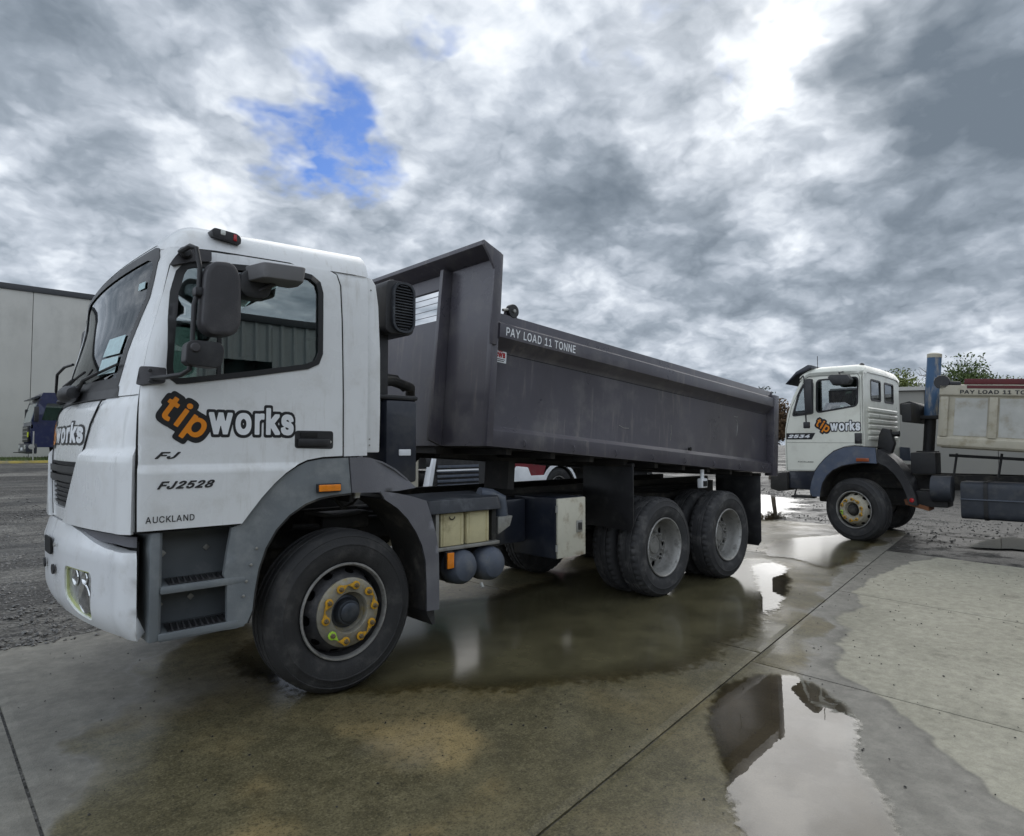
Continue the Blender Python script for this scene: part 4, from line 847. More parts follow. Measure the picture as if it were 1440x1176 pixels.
patch('quarter_light_divider', M_seal, door, SM, [(-.835, 1.95), (-.815, 1.955), (-.815, 2.59), (-.835, 2.587)], step=.1, thick=.008, off=.012)
# roof
lvls = [2.655, 2.68, 2.71, 2.74, 2.77, 2.79, 2.81, 2.825, 2.84, 2.85, 2.855]
def loop_at(z):
    xf, bo, ys = lv(z); sc = xf + bo + RX; lift = .06 * max(0.0, 1 - (z - 2.655) / .2)
    half = [(x, ys, z) for x in np.linspace(.12, sc, 10)[:-1]]
    for i, a in enumerate(_q[::5]):
        zz = z; x2, b2, y2 = lv(zz); half.append((x2 + b2 + RX - RX * math.sin(a), y2 + RY * (1 - math.cos(a)), zz))
    for y in list(np.linspace(ys + RY, .30, 5)[1:]) + list(np.linspace(.30, YC, 7)[1:]):
        zz = z + lift * float(sstep(.10, .26, np.array(y))); half.append((front_xy(y, zz), y, zz))
    return half + [(x, YF - y, q) for x, y, q in half[::-1][1:]]
rv = []; rf = []
for z in lvls:
    for x, y, q in loop_at(z): rv.append((x, y, q + zoff(x)))
nL = len(loop_at(2.7))
for i in range(len(lvls) - 1):
    rf += [(i * nL + k, i * nL + k + 1, (i + 1) * nL + k + 1, (i + 1) * nL + k) for k in range(nL - 1)]
b0 = (len(lvls) - 1) * nL; h_ = nL // 2
for k in range(h_): rf.append((b0 + k, b0 + k + 1, b0 + nL - 2 - k, b0 + nL - 1 - k) if k + 1 < nL - 2 - k else (b0 + k, b0 + k + 1, b0 + nL - 1 - k))
rb = MB(); rb.add(rv, rf); roof = rb.build('cab_roof', M_white, truck, ang=60)
# rear wall of the cab and the swept side pods behind it
bw = [(.02, 1.25), (YF - .02, 1.25), (YF + .02, 1.6), (YF + .02, 2.3), (YF, 2.68), (YF - .1, 2.83), (YF - .5, 2.895), (.5, 2.895), (.1, 2.83), (0, 2.68), (-.02, 2.3), (-.02, 1.6)]
MB().prism([(y + (.035 if y < YC else -.035), z - .02) for y, z in bw], 'x', .085, .118).build('cab_back', M_white, truck)
MB().prism([(y + (.05 if y < YC else -.05), z - .045) for y, z in bw], 'x', .05, .08).build('back_trim', M_dark, truck)
for sg in (0, 1):
    f = (lambda y: y) if sg == 0 else (lambda y: YF - y)
    prof = [(.122, 1.53), (.235, 1.53), (.240, 1.80), (.236, 2.20), (.218, 2.52), (.195, 2.66), (.165, 2.70), (.122, 2.705)]
    pod = MB(); n_ = len(prof)
    vs_ = [(x, f(.004), z) for x, z in prof] + [(x, f(.012), z) for x, z in prof] + [(x, f(.16), z) for x, z in prof]
    vs_ = [(x, f(.001 + .10 * max(0, (x - .19)) ** 1.2), z) for x, z in prof] + [(x, f(.17), z) for x, z in prof]
    pod.add(vs_, [tuple(range(n_)), tuple(range(2 * n_ - 1, n_ - 1, -1))] + [(i, (i + 1) % n_, (i + 1) % n_ + n_, i + n_) for i in range(n_)])
    po = pod.build('side_pod', M_white, truck, bevel=.012)
    for z in (1.58, 1.62, 2.62): MB().lathe([(.006, 0), (.005, -.003), (0, -.004)], c=(.155, -.0005, z), seg=8).build('pod_screw', M_alloy, po) if sg == 0 else None
MB().lathe([(.03, 0), (0, -.001)], c=(0, 0, 0), seg=3) if False else None
# interior
inn = MB().box(-1.15, .05, .06, YF - .06, 1.26, 1.32); inn.build('cab_floor', M_dark, truck)
MB().prism([(-1.17, 1.32), (-.98, 1.32), (-.88, 1.70), (-.93, 1.84), (-1.06, 1.89), (-1.16, 1.87)], 'y', .12, YF - .12).build('dashboard', M_dark, truck, bevel=.02)
for yy in (.28, 1.62):
    st_ = MB().box(-.62, -.12, yy, yy + .5, 1.34, 1.62).build('seat', M_seat, truck, bevel=.05)
    MB().prism([(-.16, 1.58), (-.03, 1.58), (.04, 2.28), (-.06, 2.32)], 'y', yy + .02, yy + .48).build('seat_back', M_seat, st_, bevel=.04)
    MB().prism([(-.02, 2.34), (.05, 2.34), (.06, 2.52), (-.02, 2.54)], 'y', yy + .13, yy + .37).build('head_rest', M_seat, st_, bevel=.03)
swp = [(-.86 + .10 * math.cos(a) * .5, 1.88 + .21 * math.sin(a), 0) for a in []]
stw = MB().tube([(-.90 + .09 * math.sin(a), 1.87 + .22 * math.cos(a), 1.86 + .20 * math.sin(a)) for a in np.linspace(0, 2 * math.pi, 25)], .016, 8, caps=False)
stw.tube([(-.90, 1.87, 1.86), (-1.05, 1.87, 1.72)], .03, 8); stw.tube([(-.90, 1.66, 1.86), (-.90, 2.08, 1.86)], .014, 6); stw.build('steering_wheel', M_dark, truck)
# windscreen with black frit border, cowl
wsb, wst = 1.90, 2.685
def ws_loop(inset):
    L = []
    for z in np.linspace(wsb + inset, wst - inset, 9):
        L.append((ws_edge(z) + inset, z))
    L = [q for q in L if q[1] < wst - inset - .08]
    zt = wst - inset; ye = ws_edge(zt) + inset
    L += [(ye + .004, zt - .075), (ye + .022, zt - .035), (ye + .055, zt - .010), (ye + .11, zt + .004)]
    Rr = [(YF - y, z) for y, z in L[::-1]]
    return L + Rr
ws = patch('windscreen', M_glass_ws, truck, FM, ws_loop(.0), step=.07, thick=.005, off=-.004)
patch('windscreen_border', M_seal, ws, FM, ws_loop(-.006), [ws_loop(.055)], step=.05, thick=.004, off=.003)
for (y0, y1, z0, z1) in ((.40, .68, 2.10, 2.21), (.40, .68, 1.99, 2.085)):
    patch('paper_sticker', M_paper, ws, FM, [(y0, z0), (y1, z0), (y1, z1), (y0, z1)], step=.08, thick=.001, off=.003)
patch('paper_sticker', M_paper, ws, FM, [(.30, 2.47), (.40, 2.47), (.40, 2.51), (.30, 2.51)], step=.05, thick=.001, off=.003)
patch('cowl', M_black, truck, FM, [(.26, 1.842), (YF - .26, 1.842), (YF - .29, 1.905), (.29, 1.905)], step=.06, thick=.03, off=.002)
# header above the glass
patch('windscreen_header', M_white, truck, FM, [(.11, 2.655), (YF - .11, 2.655), (YF - .11, 2.715), (.11, 2.715)], step=.06, thick=.02, off=-.003)
# front panel, corner panels, grille
edge_l = lambda z: np.interp(z, [1.13, 1.50, 1.84], [.86, .60, .42])
FP = [(edge_l(1.84) + .006, 1.838), (edge_l(1.5) + .006, 1.50), (edge_l(1.49) + .03, 1.475), (YF - edge_l(1.49) - .03, 1.475), (YF - edge_l(1.5) - .006, 1.50), (YF - edge_l(1.84) - .006, 1.838)]
fp = patch('front_panel', M_white, truck, FM, FP, step=.03, thick=.02, off=.006, offn=lambda y, z: -.018 * float(sstep(1.79, 1.85, np.array(z))))
patch('front_panel_gap', M_gap, truck, FM, [(.05, 1.12), (YF - .05, 1.12), (YF - .05, 1.835), (.05, 1.835)], step=.08, thick=.01, off=-.03)
cp_off = lambda s, z: .028 * (1 - float(sstep(1.515, 1.565, np.array(z)))) - .012 * float(sstep(1.80, 1.85, np.array(z)))
def corner(mp):
    zz = [1.125, 1.3, 1.5, 1.56, 1.7, 1.845]
    left = [(s_of_y(edge_l(z), z), z) for z in zz]
    CP = [(-1.222, 1.125), (-1.222, 1.5), (-1.222, 1.845)] + left[::-1]
    return patch('corner_panel', M_white, truck, mp, CP, step=.022, thick=.025, off=.006, offn=cp_off, lines=())
corner(SM); corner(SMF)
for f in ((lambda y: y), (lambda y: YF - y)):
    zz = [1.14, 1.3, 1.5, 1.7, 1.835]; patch('panel_gap', M_gap, truck, FM, [(f(edge_l(z) + .002), z) for z in zz] + [(f(edge_l(z) + .020), z) for z in zz[::-1]], step=.05, thick=.004, off=.0125)
patch('panel_gap', M_gap, truck, FM, [(.62, 1.466), (YF - .62, 1.466), (YF - .62, 1.482), (.62, 1.482)], step=.06, thick=.004, off=.010)
gr_ = patch('grille', M_black, truck, FM, [(.80, 1.20), (YF - .80, 1.20), (YF - .62, 1.465), (.62, 1.465)], step=.08, thick=.02, off=-.012)
for z in (1.44, 1.385): patch('grille_bar', M_black, gr_, FM, [(.64, z - .022), (YF - .64, z - .022), (YF - .64, z + .016), (.64, z + .016)], step=.06, thick=.03, off=.022)
for z in np.arange(1.225, 1.345, .028): patch('grille_slat', M_black, gr_, FM, [(.82, z), (YF - .82, z), (YF - .82, z + .010), (.82, z + .010)], step=.1, thick=.02, off=.004)
GS = [(.87, 1.13), (YF - .87, 1.13), (YF - .72, 1.35), (YF - .80, 1.35), (YF - .90, 1.20), (.90, 1.20), (.80, 1.35), (.72, 1.35)]
patch('grille_surround', M_white, truck, FM, GS, step=.05, thick=.02, off=.010)
# lettering on the door and nose
def logo(parent, mp, x0, x1, z0, z1, off, nm='lettering'):
    """orange tilted 'tip' and white 'works', both with heavy black edging, in box x0..x1, z0..z1"""
    w = x1 - x0; h = z1 - z0
    tb = (x0 + .02 * w, x0 + .32 * w, z0 + .03 * h, z1 - .03 * h); wb = (x0 + .335 * w, x1 - .01 * w, z0 + .12 * h, z0 + .80 * h)
    lettering(nm, M_letter_k, parent, mp, 'works', wb, off, bold=.034, extra=.060, spacing=1.03)
    lettering(nm, M_letter_w, parent, mp, 'works', wb, off + .0015, bold=.034, spacing=1.03)
    lettering(nm, M_letter_k, parent, mp, 'tip', tb, off + .0008, bold=.020, extra=.10, rot=R(-33), spacing=1.0)
    tb_c = [(tb[0] + tb[1]) / 2, (tb[2] + tb[3]) / 2]
    lettering(nm, M_letter_o, parent, mp, 'tip', tb, off + .0024, bold=.020, rot=R(-33), spacing=1.0)
logo(door, SM, -1.125, -.385, 1.61, 1.845, .0175)
lettering('badge_lettering', M_badge, door, SM, 'FJ', (-1.14, -1.015, 1.508, 1.545), .0185, bold=.03, shear=.5)
lettering('badge_lettering', M_badge, door, SM, 'FJ2528', (-1.13, -.845, 1.350, 1.392), .0355, bold=.03, shear=.45)
lettering('lettering', M_letter_k, door, SM, 'AUCKLAND', (-1.18, -.945, 1.178, 1.212), .0345, bold=.008)
patch('badge_backing', M_black, door, SM, [(-1.155, 1.348), (-.86, 1.348), (-.84, 1.394), (-1.13, 1.394)], step=.1, thick=.001, off=.0155) if False else None
logo(fp, lambda a, z: FM(YF - a, z), .46, 1.62, 1.57, 1.75, .009)
# door handle
hd = patch('door_handle', M_black, truck, SM, rounded([(-.383, 1.562), (-.133, 1.556), (-.133, 1.668), (-.383, 1.668)], .02), step=.05, thick=.004, off=.018)
MB().box(-.368, -.160, -.0685, -.042, 1.575, 1.618).build('handle_grip', M_black, hd, bevel=.008)
MB().box(-.350, -.24, -.0545, -.05, 1.628, 1.658).build('handle_recess', M_gap, hd, bevel=.003)
MB().lathe([(.009, 0), (.008, -.005), (0, -.006)], c=(-.153, -.049, 1.600), seg=12).build('lock_barrel', M_alloy, hd)
# roof marker lamp
ml = MB().prism(rounded([(-.868, 2.752), (-.715, 2.732), (-.712, 2.772), (-.735, 2.792), (-.86, 2.80), (-.875, 2.785)], .012, 3), 'y', -.03, .10).build('roof_marker_lamp', M_black, truck, bevel=.006)
MB().box(-.828, -.800, -.036, .02, 2.765, 2.797).build('lamp_lens', M_lampclear, ml, bevel=.008)
MB().box(-.757, -.738, -.036, .02, 2.745, 2.785).build('lamp_lens', M_red, ml, bevel=.006)
# gutter seam on the roof edge
# mirrors
def mirror_set():
    m1 = MB().prism(rounded([(-1.005, 2.19), (-.99, 2.475), (-.955, 2.535), (-.85, 2.545), (-.81, 2.48), (-.805, 2.22), (-.84, 2.155), (-.96, 2.145)], .04, 4), 'y', -.315, -.205)
    b_ = m1.build('main_mirror', M_mirror_shell, truck, bevel=.03, seg=4)
    MB().prism(rounded([(-.975, 2.19), (-.965, 2.50), (-.85, 2.51), (-.835, 2.19)], .03, 3), 'y', -.204, -.196).build('mirror_glass', M_glass_mirror, b_)
    arm = MB().tube([(-1.055, -.10, 2.605), (-1.04, -.22, 2.612), (-1.02, -.25, 2.60), (-1.0, -.25, 2.50), (-1.003, -.25, 2.40), (-1.025, -.25, 2.30), (-1.03, -.25, 2.05), (-1.04, -.245, 1.965), (-1.07, -.22, 1.94), (-1.12, -.15, 1.93), (-1.165, -.06, 1.928)], .013, 10)
    a_ = arm.build('mirror_arm', M_black, truck)
    for z in (2.37,): MB().box(-1.03, -.965, -.285, -.225, z - .022, z + .022).build('arm_clamp', M_black, a_, bevel=.008)
    MB().tube([(-1.02, -.25, 2.36), (-.95, -.26, 2.36)], .022, 10).build('arm_knuckle', M_black, a_)
    MB().lathe([(.03, 0), (.024, -.012), (0, -.016)], c=(-1.03, -.115, 2.606), seg=14).build('arm_joint', M_black, a_)
    patch('upper_bracket', M_mirror_shell, truck, SM, rounded([(-1.065, 2.535), (-1.035, 2.60), (-.975, 2.642), (-.885, 2.648), (-.885, 2.592), (-.98, 2.575)], .012), step=.04, thick=.03, off=.045)
    MB().tube([(-1.0, -.04, 2.608), (-1.045, -.12, 2.606)], [.032, .022], 12).build('upper_bracket_boss', M_black, a_)
    br = patch('lower_bracket', M_mirror_shell, truck, SM, rounded([(-1.205, 1.885), (-1.105, 1.905), (-1.10, 1.985), (-1.19, 1.985)], .014), step=.04, thick=.03, off=.045)
    for (x, z) in ((-1.178, 1.967), (-1.175, 1.91)): MB().lathe([(.011, 0), (.009, -.006), (0, -.007)], c=(x, -.078, z), seg=8).build('bracket_bolt', M_black, br)
    m2 = MB().prism(rounded([(-1.075, 2.0), (-1.07, 2.095), (-1.04, 2.115), (-.905, 2.115), (-.885, 2.085), (-.895, 2.0), (-.92, 1.978), (-1.055, 1.985)], .02, 3), 'y', -.30, -.22)
    m2o = m2.build('wide_angle_mirror', M_black, truck, bevel=.018, seg=3)
    MB().lathe([(.026, 0), (.02, -.01), (0, -.012)], c=(-1.03, -.302, 2.075), seg=14).build('mirror_pivot', M_mirror_shell, m2o)
    # kerb mirror over the window
    kv = MB(); prof = rounded([(-.735, -.13), (-.70, -.33), (-.47, -.36), (-.435, -.20), (-.46, -.12)], .03, 4); n_ = len(prof)
    top = [(x, y, 2.585 + .02 * (x + .58) + .03 * (y + .13)) for x, y in prof]; low_ = [(x * .94 - .035, y * .92 - .015, 2.500 + .02 * (x + .58) + .02 * (y + .13)) for x, y in prof]
    kv.add(top + low_, [tuple(range(n_)), tuple(range(2 * n_ - 1, n_ - 1, -1))] + [(i, i + n_, (i + 1) % n_ + n_, (i + 1) % n_) for i in range(n_)])
    ko = kv.build('kerb_mirror', M_kerbm, truck, bevel=.012, seg=3)
    MB().prism(rounded([(-.765, 2.44), (-.76, 2.53), (-.72, 2.565), (-.60, 2.565), (-.575, 2.50), (-.60, 2.43), (-.64, 2.405), (-.73, 2.405)], .02, 3), 'y', -.17, -.05).build('mirror_housing', M_black, ko, bevel=.015)
    MB().tube([(-.72, -.10, 2.47), (-.66, -.16, 2.45), (-.58, -.19, 2.50)], .012, 8).build('mirror_stay', M_mirror_shell, ko)
    for x in (-.60, -.555): MB().lathe([(.006, 2.600), (.005, 2.604), (0, 2.605)], c=(x, -.25, -.004), axis='z', seg=8).build('mirror_screw', M_gap, ko)
mirror_set()
# far side mirror (peeps past the windscreen)
fm = MB().prism(rounded([(-1.08, 2.15), (-1.06, 2.53), (-.90, 2.54), (-.88, 2.16)], .04, 4), 'y', YF + .2, YF + .31).build('far_mirror', M_mirror_shell, truck, bevel=.03, seg=3)
MB().tube([(-1.05, YF + .02, 2.6), (-1.03, YF + .25, 2.6), (-1.02, YF + .25, 1.97), (-1.14, YF + .03, 1.93)], .013, 8).build('mirror_arm', M_black, fm)
# wipers
for y0, sp_ in ((1.55, .62), (.95, .62)):
    P0 = front_pt(y0, 1.885) + np.array([-.025, 0, 0]); P1 = front_pt(y0 - .20, 1.965) + np.array([-.05, 0, .0]); P2 = front_pt(y0 - .40, 2.00) + np.array([-.035, 0, .0])
    wo_ = MB().tube([P0, P1, P2], [.014, .010, .007], 8).build('wiper_arm', M_black, truck)
    MB().tube([front_pt(y, z) + np.array([-.02, 0, 0]) for y, z in zip(np.linspace(y0 - sp_, y0 - .02, 8), np.linspace(2.03, 1.965, 8))], .008, 6).build('wiper_blade', M_seal, wo_)
    MB().lathe([(.03, 0), (.034, .015), (.02, .035), (0, .04)], c=tuple(front_pt(y0, 1.87) + np.array([-.02, 0, -.01])), axis='z', seg=14).build('wiper_pivot', M_black, wo_)
gb = MB().tube([front_pt(1.62, 1.86) + np.array([-.02, 0, 0]), front_pt(1.58, 1.95) + np.array([-.075, 0, 0]), front_pt(1.48, 2.055) + np.array([-.10, 0, 0]), front_pt(1.30, 2.09) + np.array([-.085, 0, 0]), front_pt(1.15, 2.095) + np.array([-.06, 0, 0])], .009, 8).build('front_mirror_arm', M_black, truck)
fmr = MB().lathe([(0, -.16), (.035, -.15), (.05, -.09), (.054, 0), (.05, .09), (.035, .15), (0, .16)], c=tuple(front_pt(1.02, 1.895) + np.array([-.05, 0, 0])), axis='y', seg=20).build('front_mirror', M_black, gb)

# bumper
def bum_xy(y, z):
    yy = y if y <= YC else YF - y; ys = -.045; ry = .17; rx = .09
    lean = -.02 * (z - .6) / .5 + .05 * max(0, (.72 - z) / .14) ** 2
    xf = -1.405 + lean; bo = .125; xe = xf + bo
    if yy < ys + ry:
        t = np.clip((ry - (yy - ys)) / ry, -1, 1); return xe + rx - rx * math.sqrt(max(0, 1 - t * t))
    t = (YC - yy) / (YC - ys - ry); return xf + bo * t * t
def bum_pt(y, z): return np.array([bum_xy(y, z), y, z])
_bq = np.linspace(0, math.pi / 2, 40); _bx = -.09 * np.sin(_bq); _by = .17 * (1 - np.cos(_bq)); _bl = np.concatenate([[0], np.cumsum(np.hypot(np.diff(_bx), np.diff(_by)))])
def bside_pt(s, z):
    sc = bum_xy(-.045 + .17, z) + .09
    if s >= sc: return np.array([s, -.045, z])
    a = sc - s
    if a <= _bl[-1]: return np.array([sc + np.interp(a, _bl, _bx), -.045 + np.interp(a, _bl, _by), z])
    y = -.045 + .17 + a - _bl[-1]; return np.array([bum_xy(y, z), y, z])
def bs_of_y(y, z):
    sc = bum_xy(-.045 + .17, z) + .09
    if y + .045 <= .17: return sc - np.interp(y + .045, _by, _bl)
    return sc - _bl[-1] - (y + .045 - .17)
BS = lambda s, z: numn(bside_pt, s, z, (-.9, YC, .85))
def BSF(s, z):
    p, n = BS(s, z); return np.array([p[0], YF - p[1], p[2]]), np.array([n[0], -n[1], n[2]])
sC = bs_of_y(YC, .9)
BO = [(-1.205, .575), (-1.21, 1.03), (bs_of_y(.05, 1.03), 1.03), (bs_of_y(.2, 1.03), 1.035), (bs_of_y(.35, 1.05), 1.055), (bs_of_y(.55, 1.08), 1.09), (bs_of_y(.8, 1.1), 1.118), (sC, 1.118), (sC, .60), (bs_of_y(.3, .6), .575)]
LAMP = rounded([(bs_of_y(.33, .9), .895), (bs_of_y(.39, .62), .615), (bs_of_y(.60, .62), .640), (bs_of_y(.74, .9), .72), (bs_of_y(.74, .9), .89)], .05, 5)
for mp in (BS, BSF):
    bp_ = patch('bumper', M_bump, truck, mp, BO, [LAMP], step=.04, thick=.06, off=.0, offn=lambda s, z: -.030 * max(0, (z - .985) / .10), lines=((( -1.225, .985), (sC + .02, .985)),))
    h1 = patch('headlight_housing', M_lampclear, bp_, mp, offset_loop(LAMP, .012), step=.05, thick=.01, off=-.040)
    ring('headlight_rim', M_yellowed, bp_, mp, LAMP, .0, .011, step=.04, thick=.02, off=-.010)
    patch('headlight_lens', M_lampback, bp_, mp, offset_loop(LAMP, -.006), step=.05, thick=.004, off=-.022)
    for (yy, zz, rr) in ((.47, .735, .085), (.46, .845, .038), (.60, .835, .05)):
        c_, n_ = mp(bs_of_y(yy, zz), zz)
        lam = MB().lathe([(rr * .85, .008), (rr, .0), (rr * .92, -.004), (rr * .8, .0), (rr * .5, .004), (.012, .006), (0, .006)], seg=20).build('lamp_reflector', M_chrome, bp_)
        lam.location = tuple(c_ - n_ * .016); lam.rotation_euler = Vector(tuple(-n_)).to_track_quat('Y', 'Z').to_euler()
# fog lamp slots and tow eye on the nose of the bumper
BF = lambda y, z: numn(bum_pt, y, z, (-.9, YC, .85))
patch('bumper_grille', M_gap, truck, BF, rounded([(1.0, .92), (YF - 1.0, .92), (YF - 1.0, 1.02), (1.0, 1.02)], .02), step=.08, thick=.01, off=.016)
for y in (.95, YF - .95): patch('tow_hole_cover', M_black, truck, BF, ellipse(y, .84, .035, .03), step=.03, thick=.01, off=.018)
for y in (.55,): patch('bumper_bolt', M_alloy, truck, BF, ellipse(y + .35, .99, .012, .012, 10), step=.02, thick=.01, off=.018)
# dark trim between corner panel and bumper
patch('bumper_top_trim', M_grey2, truck, BS, [(-1.20, 1.05), (-1.20, 1.105), (bs_of_y(.6, 1.1), 1.105), (bs_of_y(.5, 1.08), 1.06)], step=.05, thick=.02, off=-.05)
MB().box(-1.27, -1.19, .30, YF - .30, .62, 1.20).build('front_crossmember', M_chassis, truck)
MB().box(-1.20, -1.185, .02, .35, .60, 1.08).build('gap_shade_panel', M_gap, truck)  # black panel added so the gap between bumper and step looks dark

# steps under the door
stp = empty('step_unit', parent=truck)
MB().box(-1.145, -.62, .20, .24, .575, 1.125).build('step_back_plate', M_grey, stp, bevel=.01)
MB().prism([(-1.150, -.045), (-1.105, -.045), (-1.085, -.02), (-1.08, .20), (-1.150, .20)], 'z', .56, 1.125).build('step_front_cheek', M_grey, stp, bevel=.012)
for z in (.845, .600):
    s_ = MB().prism([(-1.10, -.048), (-.66, -.048), (-.64, .21), (-1.10, .21)], 'z', z - .045, z - .004).build('step_shelf', M_grey, stp, bevel=.012)
    tr_ = MB().prism([(-1.055, -.030), (-.735, -.030), (-.70, .12), (-1.03, .14)], 'z', z - .003, z + .004).build('step_tread', M_black, stp, bevel=.003)
    cl = None
    for i in range(11):
        for j in range(5):
            if cl is None: cl = MB().lathe([(.008, .004), (.006, .011), (0, .012)], axis='z', seg=6).build('tread_stud', M_black, stp); o = cl
            else: o = dup(cl, stp)
            o.location = (-1.03 + i * .03 + j * .006, -.018 + j * .03, z)
for (x, z) in ((-1.03, .98), (-.80, .99), (-1.04, .70), (-.88, .72)):
    MB().prism([(x - .02, z), (x, z - .02), (x + .02, z), (x, z + .02)], 'y', .198, .188).build('step_bolt', M_alloy, stp, bevel=.003)
MB().prism([(-1.105, .60), (-.70, .60), (-.70, .565), (-1.105, .565)], 'y', -.052, -.03).build('step_lip', M_grey, stp, bevel=.006)
# wheel arch
ARCH_O = [(-.74, 1.118), (-.69, 1.132), (-.635, 1.20), (-.575, 1.272), (-.505, 1.345), (-.435, 1.405), (-.365, 1.448), (-.30, 1.478), (-.20, 1.495), (-.02, 1.500)]
ARCH_I = [(.0, 1.275), (-.12, 1.268), (-.22, 1.255), (-.31, 1.225), (-.41, 1.165), (-.49, 1.085), (-.55, .985), (-.59, .87), (-.612, .74), (-.622, .64), (-.65, .575), (-.70, .556)]
fn = patch('front_fender', M_grey, truck, flat(y=-.05), ARCH_O + ARCH_I + [(-.76, .556), (-.76, .80), (-.78, .86), (-.76, 1.0)], step=.06, thick=.03, offn=lambda a, b: -.012 + .012 * float(np.clip(1 - (math.hypot(a, b - .515) - .62) / .35, 0, 1)))
def arch_strip(pts, y0, y1, name, m, parent, thick=.012):
    b = MB(); n_ = len(pts); q = np.array(pts); t = np.gradient(q, axis=0); t /= np.linalg.norm(t, axis=1)[:, None]; nn = np.stack([-t[:, 1], t[:, 0]], 1) * thick
    for A, B in ((q, q + nn),):
        vs_ = [(a[0], y0, a[1]) for a in A] + [(a[0], y1, a[1]) for a in A] + [(a[0], y0, a[1]) for a in B] + [(a[0], y1, a[1]) for a in B]
        fs_ = []
        for i in range(n_ - 1): fs_ += [(i, i + 1, n_ + i + 1, n_ + i), (2 * n_ + i, 3 * n_ + i, 3 * n_ + i + 1, 2 * n_ + i + 1), (i, 2 * n_ + i, 2 * n_ + i + 1, i + 1), (n_ + i, n_ + i + 1, 3 * n_ + i + 1, 3 * n_ + i)]
        fs_ += [(0, n_, 3 * n_, 2 * n_), (n_ - 1, 3 * n_ - 1, 4 * n_ - 1, 2 * n_ - 1)]
        b.add(vs_, fs_)
    return b.build(name, m, parent)
arch_strip(ARCH_I[:-1], -.045, .42, 'arch_liner', M_chassis, truck)
for (x, z) in ((-.575, .99), (-.605, .90), (-.63, .81), (-.645, .73)):
    MB().lathe([(.009, 0), (.007, -.006), (0, -.008)], c=(x - .03, -.053, z), seg=10).build('fender_rivet', M_alloy, fn)
patch('fender_crack', M_gap, fn, flat(y=-.0525), [(-1.0 + .40, .868), (-.70, .872), (-.74, .868), (-.70, .878), (-.60, .872)], step=.2, thick=.001) if False else None
ma = MB().box(-.243, -.083, -.068, -.045, 1.288, 1.342).build('side_marker', M_black, truck, bevel=.006)
MB().box(-.236, -.09, -.078, -.066, 1.294, 1.336).build('marker_lens', M_amber, ma, bevel=.008)
# rear half of the arch and mudguard
RF = [(-.014, 1.500), (.06, 1.503), (.14, 1.497), (.24, 1.470), (.34, 1.42), (.43, 1.355), (.50, 1.285), (.36, 1.270), (.18, 1.268), (.006, 1.275)]
patch('rear_fender_cap', M_grey2, truck, flat(y=-.047), RF, step=.06, thick=.03, offn=lambda a, b: -.07 * float(sstep(.0, .55, np.array(a))) * float(sstep(1.25, 1.5, np.array(b))))
arch_strip(RF[:7][::-1], -.03, .38, 'fender_top', M_grey2, truck)
MGO = [(.21, 1.275), (.34, 1.255), (.47, 1.225), (.585, 1.19), (.635, 1.06), (.675, .93), (.695, .80), (.70, .60), (.70, .415)]
MGI = [(.595, .42), (.592, .60), (.582, .77), (.552, .88), (.50, .98), (.43, 1.075), (.345, 1.155), (.25, 1.215)]
patch('mudguard', M_grey2, truck, flat(y=-.05), MGO + MGI, step=.06, thick=.02)
arch_strip(MGO[3:][::-1], -.045, .36, 'mudguard_sheet', M_grey2, truck); arch_strip(MGO[:4][::-1], -.045, .36, 'mudguard_sheet', M_grey2, truck); arch_strip(MGI[::-1], -.045, .36, 'mudguard_liner', M_chassis, truck)
MB().prism([(.598, .43), (.665, .43), (.675, .325), (.655, .31), (.602, .40)], 'y', -.035, .34).build('mud_flap', M_black, truck)

# wheels
fw = make_wheel('front', M_tyre); fw.parent = truck; fw.location = (0, .0, .515); fw.rotation_euler = (0, .2, R(.77))
fw2 = dup(fw, truck, (0, YW, .515), (0, .9, math.pi))
rw = make_wheel('rear', M_tyre2); rw.parent = truck; rw.location = (3.696, .033, .515); rw.rotation_euler = (0, .35, 0)
XR = (3.696, 5.046)
dup(rw, truck, (XR[1], .033, .515), (0, 1.1, 0))
for i, x in enumerate(XR):
    dup(rw, truck, (x, .033 + .32 + .28, .515), (0, .5, math.pi)); dup(rw, truck, (x, YW - .033, .515), (0, 1.7 + i, math.pi)); dup(rw, truck, (x, YW - .033 - .6, .515), (0, .2 + i, 0))
# chassis
for y in (.78, 1.52): MB().prism([(y, .84), (y + .08, .84), (y + .08, .852), (y + .012, .852), (y + .012, 1.088), (y + .08, 1.088), (y + .08, 1.10), (y, 1.10)], 'x', -1.2, 6.0).build('chassis_rail', M_chassis, truck)
for x in (-.9, .55, 1.6, 2.8, 4.37, 5.9): MB().box(x - .05, x + .05, .862, 1.518, .86, 1.07).build('crossmember', M_chassis, truck)
MB().tube([(0, .2, .50), (0, YW - .2, .50)], .055, 12).build('front_axle', M_chassis, truck)
for x in XR:
    MB().tube([(x, .4, .515), (x, .95, .515), (x, 1.0, .515), (x, 1.19, .515), (x, 1.38, .515), (x, 1.43, .515), (x, 1.98, .515)], [.07, .07, .16, .21, .16, .07, .07], 18).build('rear_axle', M_chassis, truck)
for y in (.70, 1.60): MB().prism([(3.1, .70), (3.7, .60), (5.05, .60), (5.65, .70), (5.6, .78), (4.9, .70), (4.37, .83), (3.85, .70), (3.15, .78)], 'y', y, y + .075).build('leaf_spring', M_chassis, truck)
MB().tube([(.9, 1.19, .80), (3.5, 1.19, .56)], .05, 12).build('drive_shaft', M_chassis, truck)
MB().box(-.75, .55, .88, 1.50, .55, 1.22).build('engine', M_chassis, truck, bevel=.03); MB().prism([(.56, .70), (.95, .74), (.95, 1.02), (.56, 1.10)], 'y', .98, 1.40).build('gearbox', M_chassis, truck, bevel=.03)
